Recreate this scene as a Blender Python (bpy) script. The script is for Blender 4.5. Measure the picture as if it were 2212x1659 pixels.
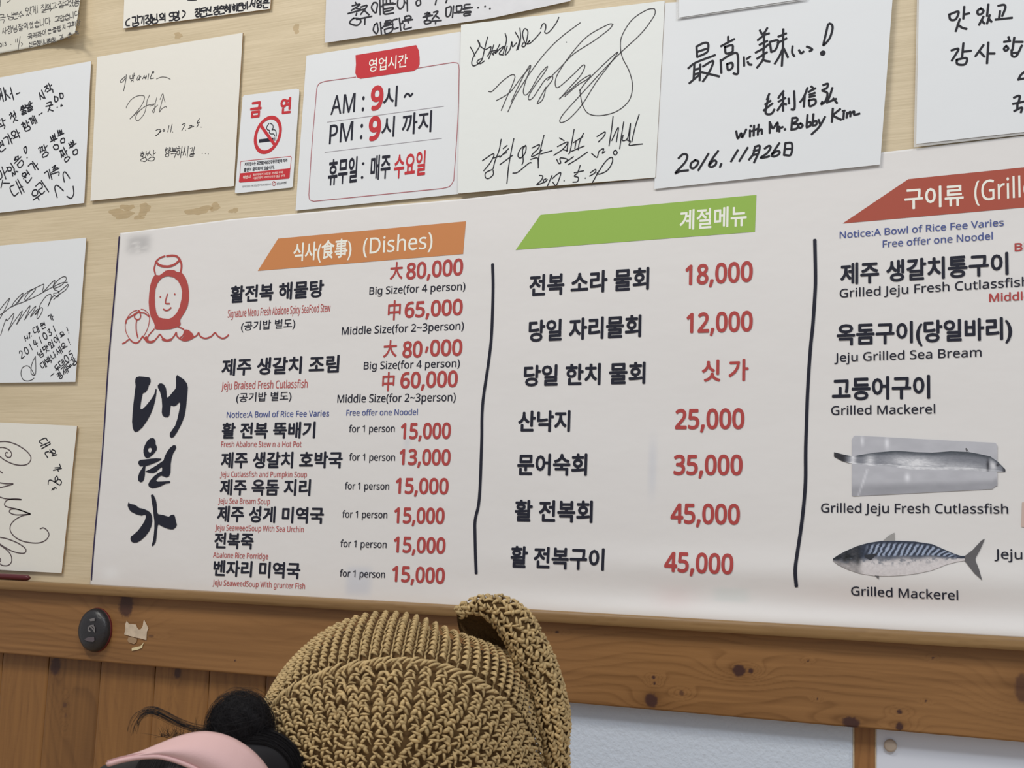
import bpy, math, random
import numpy as np
from mathutils import Vector, Matrix
from mathutils.geometry import tessellate_polygon
for o in list(bpy.data.objects): bpy.data.objects.remove(o)
SC = bpy.context.scene
COL = SC.collection
R = random.Random(7)

# ------------------------------------------------------------------ camera
W, H, F = 2212.0, 1659.0, 2700.0
CAM = np.array([0.0, -1.4, 1.2])
yaw, pitch, roll = 0.4142, 0.1357, 0.0375
fwd = np.array([-math.sin(yaw)*math.cos(pitch), math.cos(yaw)*math.cos(pitch), math.sin(pitch)])
rt0 = np.cross(fwd, [0, 0, 1]); rt0 /= np.linalg.norm(rt0); up0 = np.cross(rt0, fwd)
rt = math.cos(roll)*rt0+math.sin(roll)*up0; up = np.cross(rt, fwd)
cd = bpy.data.cameras.new('camera'); cam = bpy.data.objects.new('camera', cd); COL.objects.link(cam)
cam.matrix_world = Matrix(((rt[0], up[0], -fwd[0], CAM[0]), (rt[1], up[1], -fwd[1], CAM[1]), (rt[2], up[2], -fwd[2], CAM[2]), (0, 0, 0, 1)))
cd.sensor_width = 36.0; cd.lens = 36.0*F/W; cd.clip_start = 0.05
cd.dof.use_dof = True; cd.dof.focus_distance = 1.5; cd.dof.aperture_fstop = 22.0
SC.camera = cam

# ------------------------------------------------------------------ world, lights, exposure
wd = bpy.data.worlds.new('room_light'); SC.world = wd; wd.use_nodes = True
wd.node_tree.nodes['Background'].inputs[0].default_value = (0.93, 0.96, 1.0, 1)
wd.node_tree.nodes['Background'].inputs[1].default_value = 0.43
def area(name, loc, target, sx, sy, power, color):
    l = bpy.data.lights.new(name, 'AREA'); l.shape = 'RECTANGLE'; l.size = sx; l.size_y = sy; l.energy = power; l.color = color
    o = bpy.data.objects.new(name, l); COL.objects.link(o); o.location = loc
    o.rotation_euler = (Vector(target)-Vector(loc)).to_track_quat('-Z', 'Y').to_euler()
    return o
area('ceiling_lamp', (-1.4, -1.6, 3.3), (-0.5, -0.1, 0.9), 0.9, 0.30, 30, (1.0, 0.965, 0.90))
area('ceiling_lamp', (0.9, -2.2, 3.3), (0.2, 0.0, 0.9), 1.2, 0.30, 31, (0.92, 0.96, 1.0))
SC.view_settings.view_transform = 'Standard'; SC.view_settings.look = 'None'
SC.view_settings.gamma = 1.0; SC.view_settings.exposure = -0.14; SC.view_settings.use_curve_mapping = False

# ------------------------------------------------------------------ geometry of the photograph
def ray(u, v):
    return fwd+rt*((u-W/2)/F)+up*((H/2-v)/F)
def px(u, v, off=0.0):            # pixel -> point on the plane y = -off (in front of the wall)
    d = ray(u, v); t = (-off-CAM[1])/d[1]; return CAM+d*t
def pt(u, v, depth):              # pixel -> point at a depth along the view axis
    return CAM+ray(u, v)*depth

# ------------------------------------------------------------------ materials
def lin(c):
    c = c/255.0
    return c/12.92 if c <= 0.04045 else ((c+0.055)/1.055)**2.4
def C(r, g, b, k=1.0):
    return tuple(min(0.95, lin(x)/0.78*k) for x in (r, g, b))+(1,)
MATS = {}
def mat(name, col, rough=0.6, spec=0.3, coat=0.0, bump=None, sheen=0, bs=1.0, attr=False, noise=None):
    if name in MATS: return MATS[name]
    m = bpy.data.materials.new(name); m.use_nodes = True; MATS[name] = m
    nt = m.node_tree; b = nt.nodes['Principled BSDF']
    b.inputs['Base Color'].default_value = col
    b.inputs['Roughness'].default_value = rough; b.inputs['Specular IOR Level'].default_value = spec
    b.inputs['Coat Weight'].default_value = coat; b.inputs['Coat Roughness'].default_value = 0.12
    tc = nt.nodes.new('ShaderNodeTexCoord')
    if attr:
        a = nt.nodes.new('ShaderNodeAttribute'); a.attribute_name = 'print'; nt.links.new(a.outputs['Color'], b.inputs['Base Color'])
    if noise:                      # (scale xyz, colour variation)
        mp = nt.nodes.new('ShaderNodeMapping'); mp.inputs['Scale'].default_value = noise[0]
        n = nt.nodes.new('ShaderNodeTexNoise'); n.inputs['Scale'].default_value = 1.0; n.inputs['Detail'].default_value = 5
        mr = nt.nodes.new('ShaderNodeMapRange'); mr.inputs['To Min'].default_value = 1-noise[1]; mr.inputs['To Max'].default_value = 1+noise[1]
        mr.inputs['From Min'].default_value = 0.3; mr.inputs['From Max'].default_value = 0.7
        mx = nt.nodes.new('ShaderNodeVectorMath'); mx.operation = 'SCALE'
        nt.links.new(tc.outputs['Object'], mp.inputs['Vector']); nt.links.new(mp.outputs['Vector'], n.inputs['Vector'])
        nt.links.new(n.outputs['Fac'], mr.inputs['Value'])
        if attr: nt.links.new(a.outputs['Color'], mx.inputs[0])
        else: mx.inputs[0].default_value = col[:3]
        nt.links.new(mr.outputs['Result'], mx.inputs['Scale']); nt.links.new(mx.outputs['Vector'], b.inputs['Base Color'])
    if bump:                       # (scale xyz, strength)
        mp = nt.nodes.new('ShaderNodeMapping'); mp.inputs['Scale'].default_value = bump[0]
        n = nt.nodes.new('ShaderNodeTexNoise'); n.inputs['Scale'].default_value = 1.0; n.inputs['Detail'].default_value = 4
        bp = nt.nodes.new('ShaderNodeBump'); bp.inputs['Strength'].default_value = bump[1]; bp.inputs['Distance'].default_value = bs*0.001
        nt.links.new(tc.outputs['Object'], mp.inputs['Vector']); nt.links.new(mp.outputs['Vector'], n.inputs['Vector'])
        nt.links.new(n.outputs['Fac'], bp.inputs['Height']); nt.links.new(bp.outputs['Normal'], b.inputs['Normal'])
    return m
M_CARD = mat('card_board', C(214, 211, 203), 0.6, 0.3, bump=((60, 60, 60), 0.25))
M_CARD8 = mat('white_card_board', C(214, 216, 213), 0.6, 0.3, bump=((60, 60, 60), 0.25))
M_CARDW = mat('white_sheet', C(211, 213, 215), 0.5, 0.3, 0.25, bump=((9, 9, 9), 0.5), bs=2)
M_SHEETG = mat('laminated_sheet', C(200, 200, 203), 0.35, 0.4, 0.5, bump=((14, 14, 9), 0.6), bs=3)
M_EDGE = mat('card_edge', C(150, 125, 95), 0.8)
M_INK = mat('black_ink', C(38, 38, 44), 0.5, 0.2)
M_INKS = mat('grey_ink', C(70, 68, 70), 0.5, 0.2)
M_INKF = mat('faded_ink', C(98, 95, 94), 0.6, 0.1)
M_PRINT = mat('black_print', C(36, 37, 48), 0.5, 0.2)
M_RED = mat('red_print', C(166, 70, 68), 0.5, 0.2)
M_RED2 = mat('bright_red_print', C(184, 52, 58), 0.5, 0.2)
M_DKRED = mat('small_red_print', C(172, 84, 82), 0.5, 0.2)
M_BLUE = mat('blue_print', C(72, 84, 138), 0.5, 0.2)
M_ORANGE = mat('orange_print', C(190, 126, 80), 0.5, 0.2)
M_GREEN = mat('green_print', C(140, 172, 80), 0.5, 0.2)
M_BRICK = mat('brick_red_print', C(160, 80, 66), 0.5, 0.2)
M_WHITE = mat('white_print', C(232, 224, 214), 0.5, 0.2)
M_GREY = mat('grey_print', C(165, 160, 165), 0.5, 0.2)
M_LOGO = mat('emblem_red_print', C(166, 74, 70), 0.5, 0.2)
M_PURPLE = mat('purple_edge', C(52, 44, 72), 0.6, 0.2)

# ------------------------------------------------------------------ object helpers
def tag(o, label=None, cat=None, group=None, kind=None):
    if label: o['label'] = label
    if cat: o['category'] = cat
    if group: o['group'] = group
    if kind: o['kind'] = kind
    return o
def mesh(name, verts, faces, m, parent=None, colors=None, smooth=False, mats=None, mi=None):
    me = bpy.data.meshes.new(name)
    me.from_pydata([tuple(v) for v in verts], [], [tuple(f) for f in faces]) if not isinstance(faces, np.ndarray) else fast(me, verts, faces)
    if colors is not None:
        a = me.color_attributes.new('print', 'FLOAT_COLOR', 'POINT')
        cc = np.ones((len(verts), 4), np.float32); cc[:, :3] = colors; a.data.foreach_set('color', cc.ravel())
    me.materials.append(m)
    for x in (mats or []): me.materials.append(x)
    if mi is not None: me.polygons.foreach_set('material_index', mi)
    if smooth: me.polygons.foreach_set('use_smooth', [True]*len(me.polygons))
    me.update()
    o = bpy.data.objects.new(name, me); COL.objects.link(o)
    if parent is not None: o.parent = parent
    return o
def fast(me, v, f):
    v = np.asarray(v, np.float32); n, k = f.shape
    me.vertices.add(len(v)); me.vertices.foreach_set('co', v.ravel())
    me.loops.add(n*k); me.loops.foreach_set('vertex_index', f.astype(np.int32).ravel())
    me.polygons.add(n); me.polygons.foreach_set('loop_start', np.arange(0, n*k, k, dtype=np.int32))
    me.polygons.foreach_set('loop_total', np.full(n, k, np.int32)); me.update(calc_edges=True)
def gridfaces(nx, ny):
    i, j = np.meshgrid(np.arange(nx-1), np.arange(ny-1), indexing='ij'); a = (i*ny+j).ravel()
    return np.stack([a, a+ny, a+ny+1, a+1], 1)
def box(name, lo, hi, m, parent=None, bev=0.0):
    x0, y0, z0 = lo; x1, y1, z1 = hi
    v = [(x0, y0, z0), (x1, y0, z0), (x1, y1, z0), (x0, y1, z0), (x0, y0, z1), (x1, y0, z1), (x1, y1, z1), (x0, y1, z1)]
    f = [(0, 3, 2, 1), (4, 5, 6, 7), (0, 1, 5, 4), (1, 2, 6, 5), (2, 3, 7, 6), (3, 0, 4, 7)]
    o = mesh(name, v, f, m, parent)
    if bev:
        b = o.modifiers.new('bevel', 'BEVEL'); b.width = bev; b.segments = 2
    return o
def slab(name, quad, off, th, m, parent=None, edge=None):   # polygon in pixels -> thin board parallel to the wall
    p = [px(u, v, off) for u, v in quad]; n = len(p)
    V = [(q[0], -off, q[2]) for q in p]+[(q[0], -off+th, q[2]) for q in p]
    Fc = [tuple(range(n))[::-1], tuple(range(n, 2*n))]+[(i, (i+1) % n, n+(i+1) % n, n+i) for i in range(n)]
    return mesh(name, V, Fc, m, parent, mats=[edge or m], mi=[0, 0]+[1]*n)

class Sheet:                      # a surface that takes print: offset + optional relief
    def __init__(s, obj, off, disp=None):
        s.o = obj; s.off = off; s.disp = disp; s.n = 0
    def xz(s, u, v):
        p = px(u, v, s.off)
        if s.disp:
            for _ in range(3): p = px(u, v, s.off+float(s.disp(p[0], p[2])))
        return np.array([p[0], p[2]])
    def lift(s, P, e=0.00035):
        P = np.asarray(P, float).reshape(-1, 2)
        d = s.disp(P[:, 0], P[:, 1]) if s.disp else 0.0
        y = -(s.off+e+d)
        return np.stack([P[:, 0], np.broadcast_to(y, len(P)), P[:, 1]], 1)
    def eps(s):
        s.n += 1; return 0.00035+0.000004*s.n
    def poly(s, name, pts, m, holes=(), label=None, e=None, Z=None):
        f = Z or (lambda a, b: (a, b))
        loops = [[s.xz(*f(*p)) for p in pts]]+[[s.xz(*f(*p)) for p in h] for h in holes]
        tr = tessellate_polygon([[Vector((q[0], q[1], 0)) for q in l] for l in loops])
        o = mesh(name, s.lift(np.array([q for l in loops for q in l]), e or s.eps()), tr, m, s.o)
        if label: o['label'] = label
        return o
    def band(s, name, q, m, label, nu=60, nv=8):
        P = []
        for i in range(nu):
            for j in range(nv):
                u = i/(nu-1); v = j/(nv-1)
                P.append(s.xz(*[(q[0][k]*(1-u)+q[1][k]*u)*(1-v)+(q[3][k]*(1-u)+q[2][k]*u)*v for k in (0, 1)]))
        o = mesh(name, s.lift(np.array(P), s.eps()), gridfaces(nu, nv)[:, ::-1], m, s.o); o['label'] = label; return o
    def ink(s, name, strokes, width, m, Z=None, label=None, smooth=True, taper=0.0, e=None, jit=0.0):
        f = Z or (lambda a, b: (a, b)); V = []; Fc = []; e0 = e or s.eps(); k = 0
        for st in strokes:
            w = width
            if isinstance(st, tuple) and isinstance(st[0], (int, float)) and not isinstance(st[1], (int, float)):
                w = st[0]; st = st[1]
            if isinstance(st, tuple): # a dot
                c = s.xz(*f(st[0], st[1])); r_ = np.linalg.norm(s.xz(*f(st[0], st[1]))-s.xz(f(st[0], st[1])[0], f(st[0], st[1])[1]+w*0.62))
                n0 = len(V); V += list(s.lift([c+r_*np.array([math.cos(a), math.sin(a)]) for a in np.linspace(0, 2*math.pi, 11)[:-1]], e0)); Fc.append(tuple(range(n0, n0+10))); continue
            c0 = f(*st[0]); sc = np.linalg.norm(s.xz(c0[0], c0[1]+10)-s.xz(*c0))/10
            P = np.array([s.xz(*f(*p)) for p in st])
            if jit: P = P+np.array([[R.gauss(0, jit), R.gauss(0, jit)] for _ in P])
            if smooth and len(P) > 2:
                Q = np.vstack([2*P[0]-P[1], P, 2*P[-1]-P[-2]]); out = []
                for i in range(1, len(Q)-2):
                    for t in np.linspace(0, 1, 6)[:-1]:
                        a, b, c, d = Q[i-1], Q[i], Q[i+1], Q[i+2]
                        out.append(0.5*((2*b)+(c-a)*t+(2*a-5*b+4*c-d)*t*t+(3*b-a-3*c+d)*t**3))
                P = np.array(out+[P[-1]])
            hw = w*sc/2; n = len(P)
            T = np.gradient(P, axis=0) if n > 2 else np.array([P[1]-P[0]]*2)
            T = T/(np.linalg.norm(T, axis=1, keepdims=True)+1e-12); N = np.stack([-T[:, 1], T[:, 0]], 1)
            wv = hw*(1-taper*np.abs(np.linspace(-1, 1, n))**3)[:, None]
            cap = np.array([-0.9, -0.5, 0.5, 0.9])*math.pi/2
            L = P+N*wv; Rr = P-N*wv
            def arc(c, t, nn, r): return [c+r*(math.cos(a)*t+math.sin(a)*nn) for a in cap]
            n0 = len(V); ee = e0+0.0000006*(k % 60); k += 1
            V += list(s.lift(np.vstack([L, Rr]), ee))
            Fc += [(n0+i, n0+n+i, n0+n+i+1, n0+i+1) for i in range(n-1)]
            a1 = arc(P[-1], T[-1], N[-1], wv[-1]); a0 = arc(P[0], -T[0], -N[0], wv[0])
            m0 = len(V); V += list(s.lift(np.array(a1+a0), ee))
            Fc.append((n0+2*n-1,)+tuple(m0+i for i in range(4))+(n0+n-1,))
            Fc.append((n0,)+tuple(m0+4+i for i in range(4))+(n0+n,))
        o = mesh(name, V, Fc, m, s.o)
        if label: o['label'] = label
        return o
    def text(s, body, bl, br, h, m, mode='K', bold=0.02, slant=None, name='lettering', label=None, prefix=None, Z=None):
        f = Z or (lambda a, b: (a, b))
        key = (body, bold)
        P, tris = glyphs(body, bold)
        ref = glyphs(prefix, bold)[0] if prefix else P
        x0, x1 = ref[:, 0].min(), ref[:, 0].max()
        y0, y1 = (-0.075-bold, 0.83+bold) if mode == 'K' else (-bold, glyphs('H', 0)[0][:, 1].max()+bold)
        if mode == 'T': y0, y1 = P[:, 1].min(), P[:, 1].max()
        A = s.xz(*f(*bl)); B = s.xz(*f(*br))
        if slant is None: tl = A+np.array([0, 1.0])*(s.xz(*f(bl[0], bl[1]-h))-A)[1]
        else: tl = s.xz(*f(bl[0]+slant, bl[1]-h))
        U = (B-A)/(x1-x0); Vv = (tl-A)/(y1-y0)
        Q = A+(P[:, :1]-x0)*U+(P[:, 1:]-y0)*Vv
        L3 = s.lift(Q, s.eps()+(5e-5 if bold else 0))
        if bold: L3[:, 1] -= np.repeat(np.arange(9), len(Q)//9)*5e-6
        o = mesh(name, L3, tris, m, s.o)
        if label: o['label'] = label
        return o
try: FONT = bpy.data.fonts.load(bpy.utils.system_resource('DATAFILES', path='fonts')+'/NotoSansHebrew-Regular.woff2')   # Blender's own bundled sans face
except Exception: FONT = None
_g = {}
def glyphs(body, bold):
    k = (body, bold)
    if k in _g: return _g[k]
    c = bpy.data.curves.new('glyphs', 'FONT'); c.body = body; c.resolution_u = 3
    if FONT and body.isascii(): c.font = FONT
    o = bpy.data.objects.new('glyphs', c); COL.objects.link(o)
    bpy.context.view_layer.update()
    ev = o.evaluated_get(bpy.context.evaluated_depsgraph_get()); me = ev.to_mesh()
    P = np.empty(len(me.vertices)*3); me.vertices.foreach_get('co', P); P = P.reshape(-1, 3)[:, :2].copy()
    tr = [tuple(p.vertices) for p in me.polygons]; ev.to_mesh_clear()
    if bold:                       # heavier weight: the outline stamped in a small ring
        n = len(P); sh = [(0, 0)]+[(bold*math.cos(a), bold*math.sin(a)) for a in np.arange(8)*math.pi/4]
        t0 = tr; tr = []
        for k_ in range(9): tr += [tuple(i+k_*n for i in t) for t in t0]
        P = np.vstack([P+np.array(d) for d in sh])
    bpy.data.objects.remove(o); bpy.data.curves.remove(c)
    _g[k] = (P, tr); return _g[k]

# handwriting: a single-stroke Korean hand
def _circ(cx=.5, cy=.5, rx=.5, ry=.5, n=9): return [(cx+rx*math.cos(a), cy+ry*math.sin(a)) for a in np.linspace(1.9, 1.9+2*math.pi, n)]
CONS = {'ㄱ': [[(0, 1), (1, 1), (.8, 0)]], 'ㄴ': [[(0, 1), (.05, 0), (1, .1)]], 'ㄷ': [[(.9, 1), (0, .95), (.05, .05), (1, .1)]],
 'ㄹ': [[(0, 1), (1, 1), (.9, .55), (.1, .5), (.1, 0), (1, .05)]], 'ㅁ': [[(0, 1), (.1, 0), (.9, .05), (1, 1), (0, .95)]],
 'ㅂ': [[(0, 1), (.05, 0), (.95, 0), (1, 1)], [(.05, .5), (.95, .5)]], 'ㅅ': [[(.55, 1), (0, 0)], [(.45, .6), (1, 0)]], 'ㅇ': [_circ()],
 'ㅈ': [[(.1, 1), (.9, 1), (0, 0)], [(.5, .5), (1, 0)]], 'ㅊ': [[(.5, 1.25), (.55, 1.0)], [(.1, .85), (.9, .85), (0, 0)], [(.5, .45), (1, 0)]],
 'ㅋ': [[(0, 1), (1, 1), (.8, 0)], [(.1, .5), (.9, .5)]], 'ㅌ': [[(.9, 1), (0, 1), (.05, 0), (1, .05)], [(.05, .5), (.9, .5)]],
 'ㅍ': [[(0, 1), (1, 1)], [(.3, 1), (.3, .05)], [(.7, 1), (.7, .05)], [(0, 0), (1, 0)]], 'ㅎ': [[(.4, 1.2), (.6, 1.05)], [(0, .85), (1, .85)], _circ(.5, .33, .38, .33)]}
for a, b in (('ㄲ', 'ㄱ'), ('ㄸ', 'ㄷ'), ('ㅃ', 'ㅂ'), ('ㅆ', 'ㅅ'), ('ㅉ', 'ㅈ')):
    CONS[a] = [[(x*.45, y) for x, y in st] for st in CONS[b]]+[[(x*.45+.55, y) for x, y in st] for st in CONS[b]]
ICH = 'ㄱㄲㄴㄷㄸㄹㅁㅂㅃㅅㅆㅇㅈㅉㅊㅋㅌㅍㅎ'; VOW = 'ㅏㅐㅑㅒㅓㅔㅕㅖㅗㅘㅙㅚㅛㅜㅝㅞㅟㅠㅡㅢㅣ'
FIN = ['', 'ㄱ', 'ㄲ', 'ㄱㅅ', 'ㄴ', 'ㄴㅈ', 'ㄴㅎ', 'ㄷ', 'ㄹ', 'ㄹㄱ', 'ㄹㅁ', 'ㄹㅂ', 'ㄹㅅ', 'ㄹㅌ', 'ㄹㅍ', 'ㄹㅎ', 'ㅁ', 'ㅂ', 'ㅂㅅ', 'ㅅ', 'ㅆ', 'ㅇ', 'ㅈ', 'ㅊ', 'ㅋ', 'ㅌ', 'ㅍ', 'ㅎ']
def syll(ch):                     # -> strokes in a unit box, y up
    n = ord(ch)-0xAC00
    if not 0 <= n < 11172: return []
    i, v, fn = ICH[n//588], VOW[(n//28) % 21], FIN[n % 28]; out = []
    def put(sts, x0, y0, x1, y1): out.extend([[(x0+(x1-x0)*a, y0+(y1-y0)*b) for a, b in st] for st in sts])
    b0 = 0.42 if fn else 0.0; hb = 'ㅗㅛㅜㅠㅡ'; comp = 'ㅘㅙㅚㅝㅞㅟㅢ'
    if v in hb:
        ym = b0+(1-b0)*.32; put(CONS[i], .2, b0+(1-b0)*.48, .8, .98)
        up_ = v in 'ㅗㅛ'; out.append([(0, ym-(0 if up_ else -.02)), (1, ym+.03)]); L = (1-b0)*.2
        for x in ([.5] if v in 'ㅗㅜ' else [.33, .67] if v in 'ㅛㅠ' else []): out.append([(x, ym), (x, ym+L if up_ else ym-L*1.4)])
    elif v in comp:
        ym = b0+(1-b0)*.25; put(CONS[i], .05, b0+(1-b0)*.48, .6, .98); out.append([(0, ym), (.66, ym+.05)])
        if v != 'ㅢ': out.append([(.33, ym), (.33, ym+(.15 if v in 'ㅘㅙㅚ' else -.18)*(1-b0))])
        out.append([(.83, 1.0), (.8, b0*.95)])
        if v in 'ㅘㅙ': out.append([(.82, b0+(1-b0)*.5), (1, b0+(1-b0)*.52)])
        if v in 'ㅝㅞ': out.append([(.64, b0+(1-b0)*.42), (.8, b0+(1-b0)*.44)])
        if v in 'ㅙㅞ': out.append([(.98, 1.0), (.96, b0)])
    else:
        put(CONS[i], .0, b0+(1-b0)*.18, .5, .95)
        dbl = v in 'ㅐㅒㅔㅖ'; xv = .74; out.append([(xv, 1.05), (xv-.03, b0*.95)])
        if dbl: out.append([(1.0, 1.05), (.97, b0*.9)])
        m1 = b0+(1-b0)*.5
        ys = [m1] if v in 'ㅏㅐㅓㅔ' else [m1-.1, m1+.1] if v in 'ㅑㅒㅕㅖ' else []
        for y in ys: out.append([(xv, y), (1.0 if v in 'ㅏㅐㅑㅒ' else xv-.2, y+.02)])
    if fn:
        k = len(fn)
        for q, c in enumerate(fn): put(CONS[c], .12+.8*q/k, .0, .12+.8*(q+.88)/k, .34)
    return out
DIG = {'0': [_circ()], '1': [[(.5, 1), (.45, 0)]], '2': [[(0, .8), (.4, 1), (.8, .8), (.5, .4), (0, 0), (1, .05)]], '3': [[(.1, .9), (.7, 1), (.8, .75), (.35, .55), (.9, .4), (.6, 0), (0, .1)]],
 '4': [[(.3, 1), (.0, .4), (1, .4)], [(.7, .9), (.6, 0)]], '5': [[(.9, 1), (.2, .95), (.1, .55), (.7, .6), (.8, .2), (.1, 0)]], '.': [[(.4, 0), (.5, .05)]], '!': [[(.6, 1), (.45, .35)], [(.42, .05), (.45, .08)]]}
def hand(text, cs, h, rot=None, asp=0.85, slant=0.12):
    """cs: character centres (crop coords, y down); returns strokes in crop coords"""
    out = []; chars = [c for c in text if c != ' ']
    if len(cs) == 2 and len(chars) > 2:
        cs = [(cs[0][0]+(cs[1][0]-cs[0][0])*k/(len(chars)-1), cs[0][1]+(cs[1][1]-cs[0][1])*k/(len(chars)-1)) for k in range(len(chars))]
    if rot is None:
        rot = math.atan2(cs[-1][1]-cs[0][1], cs[-1][0]-cs[0][0])*0.8 if len(cs) > 1 else -0.15
    for c, (cx, cy) in zip(chars, cs):
        st = DIG.get(c) or syll(c); a_ = asp if c not in DIG else asp*.6
        hh = h*R.uniform(.88, 1.1)
        for s_ in st:
            q = []
            for x, y in s_:
                x += R.gauss(0, .03); y += R.gauss(0, .03)
                dx, dy = (x-.5)*hh*a_+(y-.5)*hh*slant, -(y-.5)*hh
                q.append((cx+dx*math.cos(rot)-dy*math.sin(rot), cy+dx*math.sin(rot)+dy*math.cos(rot)))
            out.append(q)
    return out
def Zf(x0, y0, s): return lambda a, b: (x0+a/s, y0+b/s)

# ------------------------------------------------------------------ wall
xs = [px(-900, 900)[0], px(3400, 900)[0]]; X0, X1 = xs
LEDGE = 0.036; RAIL = 0.022
zl1 = px(1100, 1315.8, LEDGE)[2]; zl0 = px(1100, 1339, LEDGE)[2]
zr0 = px(1100, 1506.5, RAIL)[2]
def wallpaper():
    m = bpy.data.materials.new('ribbed_wallpaper'); m.use_nodes = True; nt = m.node_tree; b = nt.nodes['Principled BSDF']
    tc = nt.nodes.new('ShaderNodeTexCoord')
    def noise(scale, det=5, rough=.6):
        mp = nt.nodes.new('ShaderNodeMapping'); mp.inputs['Scale'].default_value = scale
        n = nt.nodes.new('ShaderNodeTexNoise'); n.inputs['Scale'].default_value = 1; n.inputs['Detail'].default_value = det; n.inputs['Roughness'].default_value = rough
        nt.links.new(tc.outputs['Object'], mp.inputs[0]); nt.links.new(mp.outputs[0], n.inputs['Vector']); return n
    n1 = noise((9, 1, 420), 4, .7); n2 = noise((3, 1, 25), 3); n3 = noise((2.0, 1, 2.0), 3)
    r = nt.nodes.new('ShaderNodeValToRGB'); r.color_ramp.elements[0].position = .3; r.color_ramp.elements[1].position = .7
    r.color_ramp.elements[0].color = C(184, 168, 138); r.color_ramp.elements[1].color = C(204, 188, 159)
    ad = nt.nodes.new('ShaderNodeMath'); ad.operation = 'ADD'; ml = nt.nodes.new('ShaderNodeMath'); ml.operation = 'MULTIPLY_ADD'
    nt.links.new(n2.outputs['Fac'], ml.inputs[0]); ml.inputs[1].default_value = .6; ml.inputs[2].default_value = -.3
    nt.links.new(n1.outputs['Fac'], ad.inputs[0]); nt.links.new(ml.outputs[0], ad.inputs[1]); nt.links.new(ad.outputs[0], r.inputs['Fac'])
    nt.links.new(r.outputs['Color'], b.inputs['Base Color']); b.inputs['Roughness'].default_value = .5
    bp = nt.nodes.new('ShaderNodeBump'); bp.inputs['Strength'].default_value = .5; bp.inputs['Distance'].default_value = .0005
    nt.links.new(n1.outputs['Fac'], bp.inputs['Height']); nt.links.new(bp.outputs[0], b.inputs['Normal'])
    return m
wall = box('wall_back', (X0, 0, 0.0), (X1, 0.12, 2.6), wallpaper()); wall['kind'] = 'structure'
fl = box('floor', (X0-.6, -3.2, -.08), (X1+.6, .12, 0.0), mat('pale_floor', C(170, 150, 125), .5, noise=((1.5, 14, 1), .12))); fl['kind'] = 'structure'
M_ATTR = mat('wood_print', (1, 1, 1, 1), 0.42, 0.35, attr=True, bump=((40, 40, 300), 0.15))
def fnoise(x, y, seed, oct=4):     # cheap value noise
    out = 0; rs = np.random.RandomState(seed); amp = 1.0
    for o in range(oct):
        T = rs.rand(64, 64); xi = np.floor(x).astype(int); yi = np.floor(y).astype(int); fx = x-xi; fy = y-yi
        fx = fx*fx*(3-2*fx); fy = fy*fy*(3-2*fy)
        g = lambda a, b: T[(xi+a) % 64, (yi+b) % 64]
        out = out+amp*((g(0, 0)*(1-fx)+g(1, 0)*fx)*(1-fy)+(g(0, 1)*(1-fx)+g(1, 1)*fx)*fy-.5); x = x*2.03+11.3; y = y*2.03+5.7; amp *= .5
    return out
def wood(x, y, c0, c1, seed, knots=(), freq=90.0, stretch=5.0):
    """x along the grain, y across (metres); knots (x,y,rx,ry,dark)"""
    g = y*freq+fnoise(x*stretch, y*14, seed, 3)*3.2+fnoise(x*1.1, y*5, seed+1, 2)*4
    rim = 0
    for kx, ky, rx, ry, dk in knots:
        d2 = ((x-kx)/(rx*5))**2+((y-ky)/(ry*2.2))**2; g = g+3.0*np.exp(-d2)*np.sign(dk)
        rim = np.maximum(rim, np.exp(-((x-kx)/(rx*2.6))**2-((y-ky)/(ry*1.6))**2)*.35*(min(rx, ry) > .003))
    fr = g-np.floor(g); ring = np.clip((fr-.55)/.35, 0, 1)*np.clip((1-fr)/.1, 0, 1)
    t = .18+.42*ring*(.6+.8*fnoise(x*3, y*6, seed+5, 2))+.35*fnoise(x*6, y*260, seed+2, 3)+.45*fnoise(x*2.2, y*9, seed+3, 3)+rim
    t = np.clip(t, 0, 1)[..., None]
    col = np.array(c0[:3])*(1-t)+np.array(c1[:3])*t
    for kx, ky, rx, ry, dk in knots:
        r = np.sqrt(((x-kx)/rx)**2+((y-ky)/ry)**2)+.25*fnoise(x*400, y*400, seed+9, 2)
        a = np.clip((1.15-r)/.3, 0, 1)[..., None]*min(1, abs(dk)); col = col*(1-a)+np.array(C(64, 40, 34)[:3])*a
    return col
def woodboard(name, x0, x1, z0, z1, y0, y1, c0, c1, seed, knots=(), res=0.0012, vertical=False, parent=None, freq=90.0, bevel=0.0015, lean=0):
    nx = max(3, int((x1-x0)/res)); nz = max(3, int((z1-z0)/res))
    gx = np.linspace(x0, x1, nx); gz = np.linspace(z0, z1, nz); X, Z = np.meshgrid(gx, gz, indexing='ij')
    if vertical: col = wood(Z, X, c0, c1, seed, [(b, a, ry, rx, d) for a, b, rx, ry, d in knots], freq)
    else: col = wood(X, Z, c0, c1, seed, knots, freq)
    e = np.minimum(np.minimum(X-x0, x1-X), np.minimum(Z-z0, z1-Z)); Y = -y1+np.maximum(0, bevel-e)**2/bevel*0.9
    V = np.stack([X, Y, Z], -1).reshape(-1, 3); cols = col.reshape(-1, 3); f = gridfaces(nx, nz)[:, ::1]
    n0 = len(V); B = np.array([(x0, -y0, z0), (x1, -y0, z0), (x1, -y0, z1), (x0, -y0, z1)])
    c = [0, (nx-1)*nz, nx*nz-1, nz-1]
    f2 = np.array([(c[0], n0, n0+1, c[1]), (c[1], n0+1, n0+2, c[2]), (c[2], n0+2, n0+3, c[3]), (c[3], n0+3, n0, c[0])])
    V = np.vstack([V, B]); cols = np.vstack([cols, cols[c]])
    o = mesh(name, V, np.vstack([f, f2]), M_ATTR, parent, colors=cols); return o
LX0, LX1 = px(-250, 1300)[0], px(2650, 1400)[0]
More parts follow.
